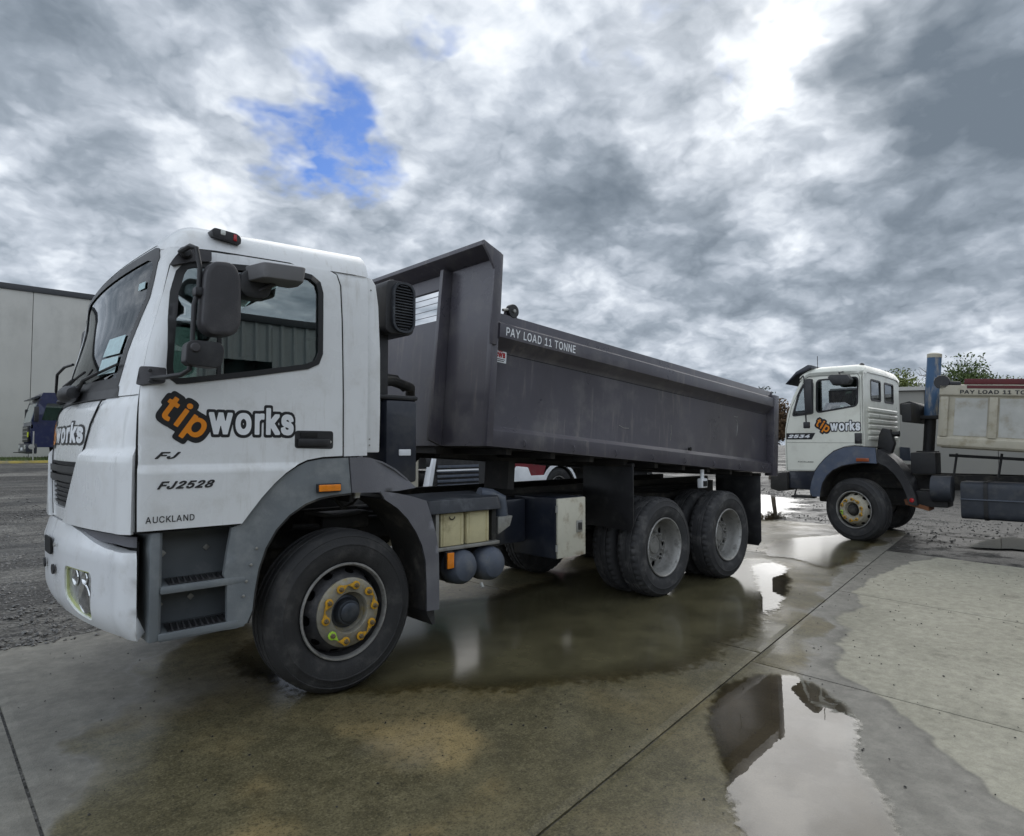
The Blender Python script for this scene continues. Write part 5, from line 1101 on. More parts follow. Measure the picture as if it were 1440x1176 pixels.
MB().tube([(.95, 2.05, .80), (2.3, 2.05, .80)], .28, 24).build('fuel_tank', M_alloy, truck)
# hoses and linkage glimpsed in the front arch
hs = MB(); hs.tube([(.02, .25, 1.24), (.08, .22, 1.16), (.18, .26, 1.18), (.26, .32, 1.22)], .012, 8); hs.tube([(-.1, .42, 1.12), (.12, .40, 1.08), (.30, .36, 1.10)], .016, 8); hs.tube([(-.15, .5, 1.02), (.1, .5, 1.0), (.35, .46, 1.05)], .022, 8)
hs.build('suspension_hoses', M_chassis, truck)
MB().box(.05, .42, .44, .60, .98, 1.10).build('steering_box', M_chassis, truck, bevel=.02)
# battery box with lid, tanks, tool box
bt = empty('battery_box', parent=truck)
MB().box(.74, 1.38, .06, .48, .795, .822).build('battery_tray', M_alloy, bt, bevel=.005)
MB().box(.745, .775, .055, .46, .82, 1.10).build('battery_frame', M_alloy, bt, bevel=.004); MB().box(1.33, 1.375, .10, .46, .82, 1.10).build('battery_frame', M_chassis, bt, bevel=.004)
for x0, x1 in ((.80, 1.02), (1.05, 1.275)):
    b1 = MB().box(x0, x1, .07, .42, .825, 1.07).build('battery', M_batt, bt, bevel=.008)
    for xx in (x0 + .02, x1 - .03): MB().box(xx, xx + .012, .064, .07, .835, 1.06).build('battery_rib', M_batt, b1)
MB().tube([(.90 + .025 * math.cos(a), .060, 1.045 + .022 * math.sin(a)) for a in np.linspace(math.pi, 2 * math.pi, 8)], .004, 6).build('lifting_loop', M_black, bt)
lid = MB(); lp = rounded([(.66, .02), (1.37, .02), (1.42, .10), (1.42, .50), (.66, .50)], .05, 3); n_ = len(lp)
lid.add([(x, y, 1.075) for x, y in lp] + [(x * .97 + .03, y * .9 + .03, 1.175 + .02 * (y > .3)) for x, y in lp], [tuple(range(n_ - 1, -1, -1)), tuple(range(n_, 2 * n_))] + [(i, (i + 1) % n_, (i + 1) % n_ + n_, i + n_) for i in range(n_)])
lid.build('battery_lid', M_lid, bt, bevel=.018, seg=3)
MB().tube([(1.30, .22, 1.19), (1.40, .20, 1.17), (1.48, .18, 1.13), (1.50, .18, 1.0)], [.05, .055, .065, .06], 14).build('air_filter_pipe', M_tank, bt)
MB().prism([(1.40, .86), (1.53, .92), (1.56, 1.0), (1.40, 1.0)], 'y', .10, .16).build('tank_bracket', M_alloy, bt, bevel=.005)
for cx, cz in ((1.015, .655), (1.305, .645)):
    MB().lathe([(0, .005), (.05, .008), (.10, .03), (.127, .07), (.135, .12), (.135, .62), (.12, .68), (0, .70)], c=(cx, 0, cz), seg=36).build('air_tank', M_tank, truck)
sm = MB().box(.825, .895, .035, .06, .665, .79).build('side_marker', M_black, truck); MB().box(.83, .89, .02, .034, .67, .785).build('marker_lens', M_amber, sm, bevel=.006)
tb = MB().box(2.045, 2.44, .075, .60, .585, 1.115).build('tool_box', M_blueblk, truck, bevel=.012)
MB().box(2.055, 2.425, .05, .073, .59, 1.110).build('tool_box_door', M_boxdoor, tb, bevel=.008)
lt = MB().box(2.295, 2.375, .042, .049, .80, .905).build('box_latch', M_alloy, tb, bevel=.004); MB().box(2.315, 2.355, .030, .043, .82, .885).build('latch_paddle', M_chassis, tb, bevel=.004)
for z in (.68, 1.02): MB().tube([(2.048, .060, z - .03), (2.048, .060, z + .03)], .012, 8).build('box_hinge', M_alloy, tb)
MB().box(1.62, 2.03, .42, .74, .70, 1.10).build('hydraulic_tank', M_blueblk, truck, bevel=.03)
# hanging mud flaps of the bogie
def flap(x, z0, z1, y1, nm='mud_flap'):
    MB().prism([(.02, z1), (.02, z0 + .06), (.06, z0), (y1, z0 + .015), (y1, z1)], 'x', x, x + .014).build(nm, M_black, truck, bevel=.003)
flap(3.11, .735, 1.40, .66); flap(5.82, .30, 1.22, .64)
MB().tube([(5.83, .02, 1.2), (5.83, .75, 1.2)], .02, 8).build('flap_rail', M_chassis, truck); MB().tube([(3.12, .02, 1.38), (3.12, .75, 1.38)], .02, 8).build('flap_rail', M_chassis, truck)
for y0, y1 in ((1.74, 2.36),):
    MB().box(3.11, 3.124, y0, y1, .735, 1.40).build('mud_flap', M_black, truck); MB().box(5.82, 5.834, y0, y1, .30, 1.22).build('mud_flap', M_black, truck)
wf = MB(); wf.box(4.47, 4.60, .06, .12, 1.09, 1.20); wf.build('white_air_fitting', M_letter_w, truck, bevel=.015)
MB().tube([(4.53, .09, 1.2), (4.53, .09, 1.30)], .022, 10).build('fitting_stem', M_letter_w, truck); MB().box(4.50, 4.57, .05, .062, 1.11, 1.17).build('fitting_face', M_gap, truck)
# rear underrun and tail lamp
MB().box(5.95, 6.05, .3, YW - .3, .62, .74).build('underrun_bar', M_chassis, truck, bevel=.01)
for y in (.25, YW - .55): MB().box(6.0, 6.06, y, y + .3, .78, .9).build('tail_lamp', M_red, truck, bevel=.01)
# air intake stack behind the cab
stk = empty('air_intake', parent=truck)
MB().prism([(.27, .20), (.43, .20), (.43, .50), (.27, .50)], 'z', 1.55, 2.42).build('intake_duct', M_black, stk, bevel=.03)
vh = MB().prism(rounded([(.33, 2.37), (.34, 2.755), (.575, 2.755), (.575, 2.37)], .06, 4), 'y', .10, .40).build('intake_head', M_black, stk, bevel=.012)
VL = rounded([(.385, 2.385), (.385, 2.74), (.565, 2.74), (.565, 2.385)], .09, 6)
ring('vent_rim', M_lid, vh, flat(y=.098), VL, .004, .012, step=.05, thick=.03, off=.022)
for i in range(16):
    z = 2.402 + i * .0205; w = .082 if 3 < i < 13 else .082 - .012 * (3 - i if i <= 3 else i - 12) ** 1.3
    MB().prism([(.098, z), (.080, z + .004), (.080, z + .010), (.098, z + .006)], 'x', .475 - w, .475 + w).build('vent_slat', M_lid, vh)
bb = MB().prism([(.36, .12), (.62, .12), (.62, .60), (.36, .60)], 'z', 1.31, 1.90).build('coolant_box', M_blueblk, truck, bevel=.025)
MB().box(.46, .56, .108, .118, 1.505, 1.550).build('pale_reflector', M_letter_w, bb, bevel=.006)
MB().box(.33, .65, .15, .62, 1.905, 1.94).build('coolant_box_lid', M_black, truck, bevel=.015)
pi_ = MB(); pi_.tube([(.42, .35, 2.05), (.60, .42, 2.07), (.85, .55, 2.04), (.95, .7, 1.9)], .04, 10); pi_.tube([(.40, .5, 2.12), (.75, .6, 2.12), (.95, .8, 2.05)], .022, 8); pi_.build('intake_pipes', M_chassis, truck)

# ---------------- tipping body: built level, then tilted about its rear hinge
BA = R(4.25)
tb_root = empty('tipper_body', (1.24, 0, 1.57), parent=truck); tb_root.rotation_euler = (0, BA, 0)
BLn, BW = 4.97, 2.40
PROF = [(.0, .0), (.0, .128), (.072, .166), (.074, .775), (.046, .815), (-.022, .872), (-.022, .982), (.020, 1.002), (.040, 1.010), (.040, 1.080), (.10, 1.080), (.10, .11), (.30, .03), (.30, .0)]
def side(f, nm):
    return MB().prism([(f(y), z) for y, z in PROF], 'x', .0, BLn - .10).build(nm, M_body, tb_root, bevel=.003)
ns = side(lambda y: y, 'body_side'); side(lambda y: BW - y, 'body_side')
MB().box(.02, BLn - .05, .31, BW - .31, .0, .05).build('body_floor', M_bodyd, tb_root)
for f in ((lambda y: y), (lambda y: BW - y)):
    a, b = sorted((f(-.028), f(.09))); MB().box(BLn - .10, BLn + .03, a, b, -.03, 1.03).build('rear_post', M_body, tb_root, bevel=.006)
    a, b = sorted((f(-.02), f(.07)))
MB().box(BLn - .04, BLn + .01, .095, BW - .095, .0, 1.02).build('tailgate', M_body, tb_root, bevel=.01)
MB().tube([(BLn - .03, .05, 1.06), (BLn - .03, BW - .05, 1.06)], .03, 12).build('tailgate_hinge_bar', M_body, tb_root)
patch('wall_seam', M_gap, ns, flat(y=.0735), [(.08, .765), (4.80, .765), (4.80, .771), (.08, .771)], step=1, thick=.001, off=.001)
# head board with forward lip; louvre window each side of the centre ribs
HX = -.055
HB = [(.0, .0), (BW, .0), (BW, 1.52), (.0, 1.52)]
LV = [(.62, 1.10), (1.78, 1.10), (1.78, 1.38), (.62, 1.38)]
hb = patch('head_board', M_body, tb_root, flat(x=HX), HB, [LV], step=.2, thick=.035)
for i in range(1, 5): MB().prism([(HX + .002, 1.10 + .056 * i - .007), (HX + .032, 1.10 + .056 * i + .005), (HX + .032, 1.10 + .056 * i + .011), (HX + .002, 1.10 + .056 * i - .001)], 'y', .61, 1.79).build('louvre_slat', M_body, hb)
for y in (.62, 1.78): MB().prism([(HX - .13, .04), (HX - .002, .0), (HX - .002, 1.50), (HX - .10, 1.50)], 'y', y - .045, y).build('head_board_rib', M_body, hb, bevel=.004)
lipb = MB().prism([(HX - .002, 1.50), (HX - .165, 1.565), (HX - .165, 1.60), (HX + .03, 1.545)], 'y', -.02, BW + .02).build('canopy_lip', M_body, hb, bevel=.004)
for f in ((lambda y: y), (lambda y: BW - y)):
    a, b = sorted((f(-.022), f(.0)))
    MB().prism([(HX - .03, .80), (HX - .045, .90), (HX - .038, 1.40), (HX - .10, 1.49), (HX - .165, 1.565), (HX - .165, 1.60), (HX + .045, 1.535), (HX + .052, 1.03), (HX + .03, .99), (HX + .03, .80)], 'y', a, b).build('side_flange', M_body, hb, bevel=.003)
    a, b = sorted((f(-.003), f(.06))); MB().prism([(HX - .002, .0), (HX + .06, .0), (HX + .06, 1.0), (HX - .002, 1.0)], 'y', a, b).build('corner_post', M_body, hb, bevel=.004)
# tarp roller wheel
tr0 = MB().lathe([(0, -.02), (.055, -.02), (.058, -.012), (.058, .02), (.05, .026), (0, .026)], c=(.19, .055, 1.128), seg=28).build('tarp_pulley', M_black, tb_root)
MB().lathe([(.016, -.022), (.014, -.032), (0, -.034)], c=(.19, .055, 1.128), seg=12).build('pulley_bolt', M_alloy, tr0)
MB().prism([(.10, 1.04), (.28, 1.04), (.26, 1.085), (.20, 1.135), (.12, 1.12)], 'y', .062, .078).build('pulley_bracket', M_body, tr0)
MB().tube([(.08, .05, 1.115), (.13, .05, 1.13), (.19, .05, 1.14)], .012, 8).build('tarp_cord', M_alloy, tr0)
# lettering and maker's sticker on the near side
LM = flat(y=-.022)
lettering('lettering', M_letter_w, ns, LM, 'PAY LOAD 11 TONNE', (.065, .905, .892, .962), .002, bold=.012, spacing=1.0)
LS = flat(y=.073); yo = .002
patch('sticker', M_letter_w, ns, LS, [(.028, .688), (.165, .688), (.165, .790), (.028, .790)], step=.2, thick=.001, off=.004)
lettering('sticker_lettering', M_red, ns, LS, 'CWB', (.042, .152, .728, .772), .0055, bold=.06)
for z, w in ((.712, .055), (.698, .045)): patch('sticker_lettering', M_letter_k, ns, LS, [(.0965 - w, z), (.0965 + w, z), (.0965 + w, z + .006), (.0965 - w, z + .006)], step=.2, thick=.0005, off=.0055)
patch('sticker_lettering', M_red, ns, LS, [(.075, .776), (.118, .776), (.118, .783), (.075, .783)], step=.2, thick=.0005, off=.0055)
MB().lathe([(.02, 0), (.016, -.02), (.024, -.024), (0, -.03)], c=(2.95, .055, .185), seg=10).build('drain_plug', M_gap, ns)
# underside bearers, hoist frame
for y in (.80, 1.54): MB().prism([(.1, -.002), (4.7, -.002), (4.7, -.03), (.1, -.09)], 'y', y, y + .07).build('body_runner', M_bodyd, tb_root)
for i in range(9): MB().box(.25 + i * .53, .31 + i * .53, .10, BW - .10, -.05, -.003).build('cross_bearer', M_bodyd, tb_root)
MB().box(-.02, .06, .70, 1.70, -.06, -.003).build('cross_bearer', M_bodyd, tb_root)
MB().box(.62, .70, .46, .78, -.34, -.09).build('hoist_bracket', M_bodyd, tb_root)
MB().tube([(.55, 1.19, .82), (1.35, 1.19, 1.55)], .09, 16).build('hoist_ram', M_chassis, truck)
MB().box(1.2, 5.9, .80, .87, 1.102, 1.16).build('subframe', M_chassis, truck); MB().box(1.2, 5.9, 1.51, 1.58, 1.102, 1.16).build('subframe', M_chassis, truck)

cl_ = MB()
for k, (z, r_) in enumerate(((1.075, .012), (1.045, .009), (1.02, .014))):
    cl_.tube([(x, .765 - .012 * k, z + .012 * math.sin(x * 3.1 + k)) for x in np.linspace(.5, 5.7, 40)], r_, 6)
cl_.build('air_lines', M_seal, truck)
for x in (1.0, 1.42, 2.55, 2.95):
    v_ = MB().box(x, x + .09, .70, .778, .92, 1.04).build('valve_block', M_alloy, truck, bevel=.008); MB().tube([(x + .04, .72, .92), (x + .05, .66, .82), (x + .12, .62, .78)], .008, 6).build('valve_hose', M_seal, v_)
for cx, cz in ((1.015, .655), (1.305, .645)):
    for y in (.17, .50): MB().lathe([(.137, y), (.140, y + .004), (.140, y + .034), (.137, y + .038)], c=(cx, 0, cz), seg=36).build('tank_strap', M_chassis, truck)
MB().box(.84, 1.48, .20, .24, .76, .80).build('tank_hanger', M_chassis, truck); MB().tube([(1.16, .03, .52), (1.16, .01, .49)], .012, 8).build('drain_valve', M_alloy, truck)
MB().tube([(.80, .12, 1.06), (.83, .09, 1.10), (.95, .10, 1.075), (1.04, .09, 1.09), (1.16, .10, 1.075)], .008, 6).build('battery_cable', mat('red_cable', (.25, .02, .02), .5), truck)
for i in range(7):   # curly air hose between cab and body
    pass
MB().tube([(.60 + .035 * math.cos(a), .45 + .02 * a / 6, 1.42 + .035 * math.sin(a) + .008 * a) for a in np.linspace(0, 44, 140)], .006, 5).build('coiled_air_hose', M_seal, truck)
# rope hook line and weld beads along the body side
for x in np.linspace(.35, 4.6, 8): MB().tube([(x, -.004, .02), (x, -.022, .035), (x, -.022, .06), (x, -.004, .075)], .005, 6).build('rope_hook', M_body, tb_root)

for pts in ([(4.02, .62), (4.06, .60), (4.08, .56), (4.07, .48), (4.05, .42)], [(3.98, .66), (4.03, .655), (4.08, .66)], [(1.7, .33), (1.78, .31), (1.86, .315)], [(2.6, .25), (2.62, .34), (2.61, .42)]):
    MB().tube([(x, .0725, z) for x, z in pts], .0035, 4).build('paint_scratch', M_alloy, ns)

# ================================================================== RIGHT HAND TRUCK
t2 = empty('tipper_truck', (9.24, .086, 0), R(-87)); tag(t2, 'older cream white tipper truck with blue hoist column, parked at right', 'truck')
W2 = 2.30
SIDE2 = [(-1.06, 1.125), (-.57, 1.135), (-.50, 1.235), (-.40, 1.355), (-.27, 1.47), (-.10, 1.54), (.06, 1.565), (.195, 1.57), (.195, 2.74), (.16, 2.80), (-.62, 2.83), (-.70, 2.79), (-.80, 2.66), (-.93, 2.40), (-1.02, 2.12), (-1.065, 1.84), (-1.07, 1.5)]
WIN2 = rounded([(-.535, 2.13), (.105, 2.225), (.125, 2.70), (-.52, 2.69)], .07, 4)
VEN2 = rounded([(-.935, 2.085), (-.60, 2.12), (-.585, 2.66), (-.72, 2.66), (-.83, 2.46)], .04, 3)
for y, sg in ((0.0, -1), (W2, 1)):
    s2 = patch('cab_side', M_white2, t2, flat(y=y, sgn=sg), SIDE2, [WIN2, VEN2], step=.15, thick=.03)
    for wn in (WIN2, VEN2):
        ring('window_seal', M_seal, s2, flat(y=y, sgn=sg), wn, .012, .016, step=.1, thick=.01, off=.006); patch('side_window', M_glass_bg, s2, flat(y=y, sgn=sg), offset_loop(wn, -.004), step=.3, thick=.004, off=-.008)
NS = flat(y=0.0)
DR2 = [(-1.045, 1.135), (-.575, 1.145), (-.50, 1.245), (-.40, 1.365), (-.27, 1.48), (-.10, 1.55), (.0, 1.57), (.15, 1.575), (.15, 2.70), (.12, 2.755), (-.64, 2.765), (-.72, 2.72), (-.95, 2.25), (-1.05, 1.84)]
ring('door_gap', M_gap, t2, NS, DR2, .0, .005, step=.2, thick=.001, off=.002)
patch('door_gap', M_gap, t2, NS, [(-1.04, 1.62), (.14, 1.61), (.14, 1.614), (-1.04, 1.624)], step=.5, thick=.001, off=.002)
rp = [(0, 2.74), (0.0, 2.82), (.05, 2.885), (.20, 2.925), (1.15, 2.94), (2.10, 2.925), (2.25, 2.885), (2.30, 2.82), (2.30, 2.74)]
rb = MB(); n_ = len(rp)
XS = [(-.80, -.20), (-.76, -.08), (-.66, -.01), (-.5, 0), (.08, 0), (.17, -.02), (.21, -.07), (.215, -.14)]
rb.add([(x, y, z + (d if z > 2.83 else d * .3)) for x, d in XS for y, z in rp], [(i * n_ + k, i * n_ + k + 1, (i + 1) * n_ + k + 1, (i + 1) * n_ + k) for i in range(len(XS) - 1) for k in range(n_ - 1)])
rb.build('cab_roof', M_white2, t2, ang=50)
for xx, nm in ((.0, 'roof_vent'),): MB().box(-.42, -.20, .5, .9, 2.92, 2.955).build(nm, M_black, t2, bevel=.01)
MB().tube([(-.55, .15, 2.9), (-.55, .15, 3.12)], .006, 6).build('aerial', M_black, t2); MB().lathe([(.04, 2.88), (.04, 2.93), (.02, 2.95), (0, 2.952)], c=(.12, .25, 0), axis='z', seg=12).build('roof_beacon', M_black, t2)
BW2 = [rounded([(.42, 2.34), (1.02, 2.34), (1.02, 2.68), (.42, 2.68)], .05, 3), rounded([(1.28, 2.34), (1.88, 2.34), (1.88, 2.68), (1.28, 2.68)], .05, 3)]
bk = patch('cab_back', M_white2, t2, flat(x=.20, sgn=1), [(.0, 1.30), (W2, 1.30), (W2, 2.80), (W2 - .12, 2.86), (.12, 2.86), (.0, 2.80)], BW2, step=.2, thick=.03)
for wn in BW2: ring('window_seal', M_seal, bk, flat(x=.20, sgn=1), wn, .014, .016, step=.1, thick=.01, off=.008); patch('rear_window', M_glass_bg, bk, flat(x=.20, sgn=1), wn, step=.3, thick=.004, off=-.008)
for i in range(6): MB().prism([(.202, 1.66 + i * .095), (.222, 1.67 + i * .095), (.222, 1.715 + i * .095), (.202, 1.735 + i * .095)], 'y', .22, W2 - .22).build('back_rib', M_white2, bk)
# nose: windscreen, grille panel, visor
def nose(a, z):
    x = np.interp(z, [1.0, 1.84, 2.12, 2.4, 2.66, 2.79], [-1.07, -1.065, -1.02, -.93, -.80, -.70]) - .05 * (1 - ((a - 1.15) / 1.15) ** 2)
    return np.array([x, a, z])
NM = lambda a, z: numn(nose, a, z, (0, 1.15, 1.9))
WS2 = rounded([(.07, 1.92), (W2 - .07, 1.92), (W2 - .07, 2.66), (.07, 2.66)], .06, 4)
patch('nose_panel', M_white2, t2, NM, [(0.0, 1.12), (W2, 1.12), (W2, 2.80), (0.0, 2.80)], [WS2], step=.12, thick=.03)
ring('windscreen_seal', M_seal, t2, NM, WS2, .012, .025, step=.1, thick=.01, off=.006); patch('windscreen', M_glass_ws, t2, NM, WS2, step=.15, thick=.004, off=-.008)
patch('grille', M_black, t2, NM, [(.2, 1.22), (W2 - .2, 1.22), (W2 - .2, 1.70), (.2, 1.70)], step=.15, thick=.03, off=.01)
patch('nose_stripe', M_letter_k, t2, NM, [(.0, 1.705), (W2, 1.705), (W2, 1.785), (.0, 1.785)], step=.15, thick=.01, off=.006)
vz = MB().prism([(-.60, 2.955), (-.66, 2.965), (-.86, 2.86), (-1.05, 2.655), (-1.035, 2.65), (-.86, 2.80), (-.60, 2.90)], 'y', -.01, W2 + .01).build('sun_visor', M_blueblk, t2, bevel=.006)
MB().box(-.85, .12, .10, W2 - .1, 1.30, 1.36).build('cab_floor', M_dark, t2)
for y in (.25, 1.5):
    s_ = MB().box(-.5, -.05, y, y + .5, 1.4, 1.72).build('seat', M_seat, t2, bevel=.04); MB().prism([(-.10, 1.7), (.02, 1.7), (.09, 2.35), (.0, 2.38)], 'y', y, y + .48).build('seat_back', M_seat, s_, bevel=.03)
MB().prism([(-1.02, 1.36), (-.72, 1.36), (-.66, 1.84), (-.95, 1.92)], 'y', .08, W2 - .08).build('dashboard', M_dark, t2, bevel=.02)
logo(t2, NS, -.555, .15, 1.785, 2.03, .003)
patch('door_stripe', M_letter_k, t2, NS, [(-1.05, 1.675), (-.62, 1.675), (-.56, 1.785), (-1.05, 1.785)], step=.3, thick=.001, off=.003)
lettering('lettering', M_letter_w, t2, NS, '2534', (-1.02, -.65, 1.70, 1.758), .0045, bold=.04, shear=.3)
lettering('lettering', M_letter_k, t2, NS, 'AUCKLAND', (-.86, -.60, 1.275, 1.30), .003, bold=.01)
hd2 = MB().box(.055, .165, -.012, .0, 1.60, 1.775).build('door_handle', M_black, t2, bevel=.01); MB().box(.075, .145, -.028, -.011, 1.63, 1.68).build('handle_grip', M_black, hd2, bevel=.006)
m2 = MB().box(-.64, -.52, -.26, -.16, 2.10, 2.70).build('main_mirror', M_black, t2, bevel=.03)
MB().tube([(-.80, .0, 2.72), (-.68, -.19, 2.76), (-.66, -.2, 2.70), (-.64, -.2, 1.98), (-.63, -.19, 1.93)], .012, 8).build('mirror_arm', M_black, m2); MB().box(-.68, -.58, -.24, -.17, 1.86, 1.97).build('wide_angle_mirror', M_black, m2, bevel=.02)
MB().prism([(-.26, 2.70), (-.20, 2.74), (.04, 2.73), (.10, 2.64), (.06, 2.56), (-.18, 2.56)], 'y', -.30, -.12).build('kerb_mirror', M_black, t2, bevel=.02); MB().tube([(-.1, -.02, 2.80), (-.1, -.2, 2.77), (-.08, -.2, 2.70)], .014, 8).build('mirror_stay', M_black, t2)
# lower cab, bumper, steps, arches
b2 = MB().prism([(-1.33, .80), (-1.33, 1.06), (-1.10, 1.10), (-1.03, 1.10), (-1.03, .78), (-1.2, .76)], 'y', -.04, W2 + .04).build('bumper', M_chassis, t2, bevel=.02)
MB().box(-1.345, -1.33, .12, .42, .86, .99).build('headlight', M_lampclear, b2, bevel=.01); MB().box(-1.345, -1.33, W2 - .42, W2 - .12, .86, .99).build('headlight', M_lampclear, b2, bevel=.01)
MB().prism([(-1.02, .82), (-.64, .80), (-.57, 1.12), (-1.02, 1.12)], 'y', .02, .10).build('step_panel', M_blueblk, t2, bevel=.01)
MB().box(-.98, -.62, -.01, .2, .66, .70).build('step', M_chassis, t2, bevel=.008); MB().tube([(-.95, .05, .68), (-.9, .05, .84)], .014, 6).build('step_hanger', M_chassis, t2); MB().tube([(-.66, .05, .68), (-.68, .05, .84)], .014, 6).build('step_hanger', M_chassis, t2)
FO = [(-.66, .78), (-.63, .95), (-.57, 1.125), (-.50, 1.23), (-.40, 1.35), (-.27, 1.463), (-.10, 1.535), (.06, 1.558), (.36, 1.53), (.375, 1.28)]
FI = [(.15, 1.29), (.0, 1.27), (-.15, 1.235), (-.29, 1.16), (-.39, 1.06), (-.46, .93), (-.49, .80), (-.50, .70), (-.62, .70)]
for y, sg in ((-.03, -1), (W2 + .03, 1)):
    fe = patch('front_fender', M_fend2, t2, flat(y=y, sgn=sg), FO + FI, step=.08, thick=.05)
arch_strip(FO[2:9], -.03, .5, 'fender_top', M_chassis, t2); arch_strip(FI[:-1], -.02, .5, 'arch_liner', M_chassis, t2)
mk = MB().box(.08, .27, -.05, -.028, 1.31, 1.365).build('side_marker', mat('faded_amber_lens', (.30, .07, .02), .3, coat=.3), t2, bevel=.006)
RG = [(.38, 1.50), (.50, 1.44), (.62, 1.33), (.73, 1.18), (.82, 1.0), (.88, .82), (.91, .64)]; RGi = [(.81, .66), (.77, .82), (.71, .98), (.62, 1.12), (.50, 1.24), (.38, 1.30)]
patch('rear_mudguard', M_black, t2, flat(y=-.025), RG + RGi, step=.1, thick=.03); arch_strip(RG, -.02, .45, 'mudguard_sheet', M_black, t2)
rr = MB().lathe([(.035, 0), (.03, -.012), (0, -.016)], c=(.85, -.028, .72), seg=16).build('red_reflector', M_red, t2)
w2 = dup(fw, t2, (0, .02, .515), (0, .7, R(-17)))
for c in w2.children:
    if c.name.startswith(('wheel_centre', 'wheel_disc')): c.data = c.data.copy(); c.data.materials[0] = M_bin
    if c.name.startswith('hub'): c.data = c.data.copy(); c.data.materials[0] = M_chassis
dup(fw, t2, (0, W2, .515), (0, 1.2, math.pi + R(-17)))
MB().tube([(0, .25, .50), (0, W2 - .25, .50)], .06, 12).build('front_axle', M_chassis, t2)
for y in (.72, 1.5): MB().box(-1.1, 6.2, y, y + .08, .86, 1.10).build('chassis_rail', M_chassis, t2)
MB().box(-.8, .6, .85, 1.45, .55, 1.25).build('engine', M_chassis, t2, bevel=.03)
# snorkel, hoist column, black boxes, tank, bin
sn = MB().prism([(.30, 1.50), (.50, 1.42), (.56, 1.60), (.50, 1.84), (.38, 1.86), (.33, 1.74)], 'y', .30, .46).build('air_intake', M_blk2, t2, bevel=.03)
MB().lathe([(.03, .0), (.045, .0), (.045, .1), (0, .1)], c=(.52, .38, 1.76), axis='x', seg=16).build('intake_cap', M_blk2, sn)
ho = empty('hoist_column', parent=t2)
MB().tube([(.93, 1.10, 2.06), (1.00, 1.10, 3.04)], .105, 28).build('hoist_tube', M_hoist, ho); MB().tube([(1.0, 1.10, 3.04), (1.004, 1.10, 3.10), (1.006, 1.10, 3.12)], [.108, .108, .06], 28).build('hoist_cap', M_bin, ho)
MB().tube([(.86, 1.10, 1.20), (.925, 1.10, 2.07)], .085, 20).build('hoist_base', M_blk2, ho); MB().box(.78, 1.05, .96, 1.24, 2.01, 2.07).build('hoist_collar', M_blk2, ho, bevel=.01); MB().box(.74, 1.0, .9, 1.3, 1.42, 1.48).build('hoist_collar', M_blk2, ho, bevel=.01)
MB().box(.78, 1.12, .30, .72, 1.12, 1.46).build('hydraulic_box', M_blk2, t2, bevel=.02)
MB().box(.66, .80, .35, 1.9, 1.95, 2.25).build('rear_bulkhead', M_blk2, t2, bevel=.02); MB().prism([(.45, 2.30), (.60, 2.34), (.98, 2.16), (.98, 2.10), (.45, 2.10)], 'y', 1.2, 2.2).build('awning_block', M_blk2, t2, bevel=.02)  # last dark block stands in for an awning behind the cab
MB().tube([(1.10, .12, .91), (1.36, .12, .91)], .20, 22).build('air_tank', M_tank2, t2)
MB().box(.85, 1.30, .12, .55, .62, .86).build('battery_carrier', M_blk2, t2, bevel=.02); MB().prism([(.72, .72), (1.05, .62), (1.05, .56), (.74, .64)], 'y', .1, .5).build('rusty_bracket', mat('rusty_steel', (.20, .08, .035), .8, var=(8, .4)), t2)
tk = MB().prism(rounded([(0.02, .48), (.02, 1.03), (.62, 1.03), (.62, .48)], .10, 4), 'x', 1.47, 2.9).build('fuel_tank', M_tank2, t2, bevel=.01)
for x in (1.75, 2.5): MB().prism(rounded([(0.008, .47), (.008, 1.04), (.63, 1.04), (.63, .47)], .10, 4), 'x', x, x + .05).build('tank_strap', M_blk2, tk)
MB().box(1.47, 2.9, .0, .019, .77, .785).build('tank_seam', M_tank, tk)
for x in (1.35, 1.9, 2.4): MB().tube([(x, .3, 1.10), (x + .05, .3, 1.45)], .018, 6).build('body_prop', M_blk2, t2)
MB().tube([(1.3, .3, 1.42), (2.9, .3, 1.33)], .022, 8).build('body_rail', M_blk2, t2)
bn = empty('tipper_bin', (1.19, 0, 1.56), parent=t2); bn.rotation_euler = (0, R(4.0), 0)
PB = [(.02, 0), (.0, .03), (.0, .13), (.035, .16), (.035, .76), (.0, .79), (.0, .93), (.05, .95), (.09, .95), (.09, .05), (.3, .0)]
b0_ = MB().prism(PB, 'x', 0, 4.6).build('bin_side', M_bin, bn, bevel=.004); MB().prism([(W2 - y, z) for y, z in PB], 'x', 0, 4.6).build('bin_side', M_bin, bn, bevel=.004)
MB().box(.0, .05, .095, W2 - .095, .0, .95).build('bin_front', M_bin, bn); MB().box(.0, 4.6, .3, W2 - .3, -.02, .0).build('bin_floor', M_bin, bn)
for x in (.02, .62, 1.9): MB().prism([(x, .16), (x + .10, .16), (x + .10, .76), (x, .76)], 'y', .005, .034).build('bin_stake', M_bin, bn, bevel=.008)
patch('bin_panel', M_bin2, bn, flat(y=.033), [(.20, .18), (.60, .18), (.60, .74), (.20, .74)], step=.3, thick=.002, off=.003); patch('bin_panel', M_bin2, bn, flat(y=.033), [(.74, .18), (1.88, .18), (1.88, .74), (.74, .74)], step=.3, thick=.002, off=.003)
patch('maroon_band', M_maroon, bn, flat(y=.0), [(.34, .885), (2.5, .885), (2.5, .93), (.34, .93)], step=.4, thick=.002, off=.004)
MB().box(.30, 4.5, .03, .09, .95, 1.03).build('top_rail', M_maroon, bn, bevel=.006)
lettering('lettering', M_letter_k, bn, flat(y=.0), 'PAY LOAD 11 TONNE', (.26, 1.22, .805, .862), .004, bold=.025)
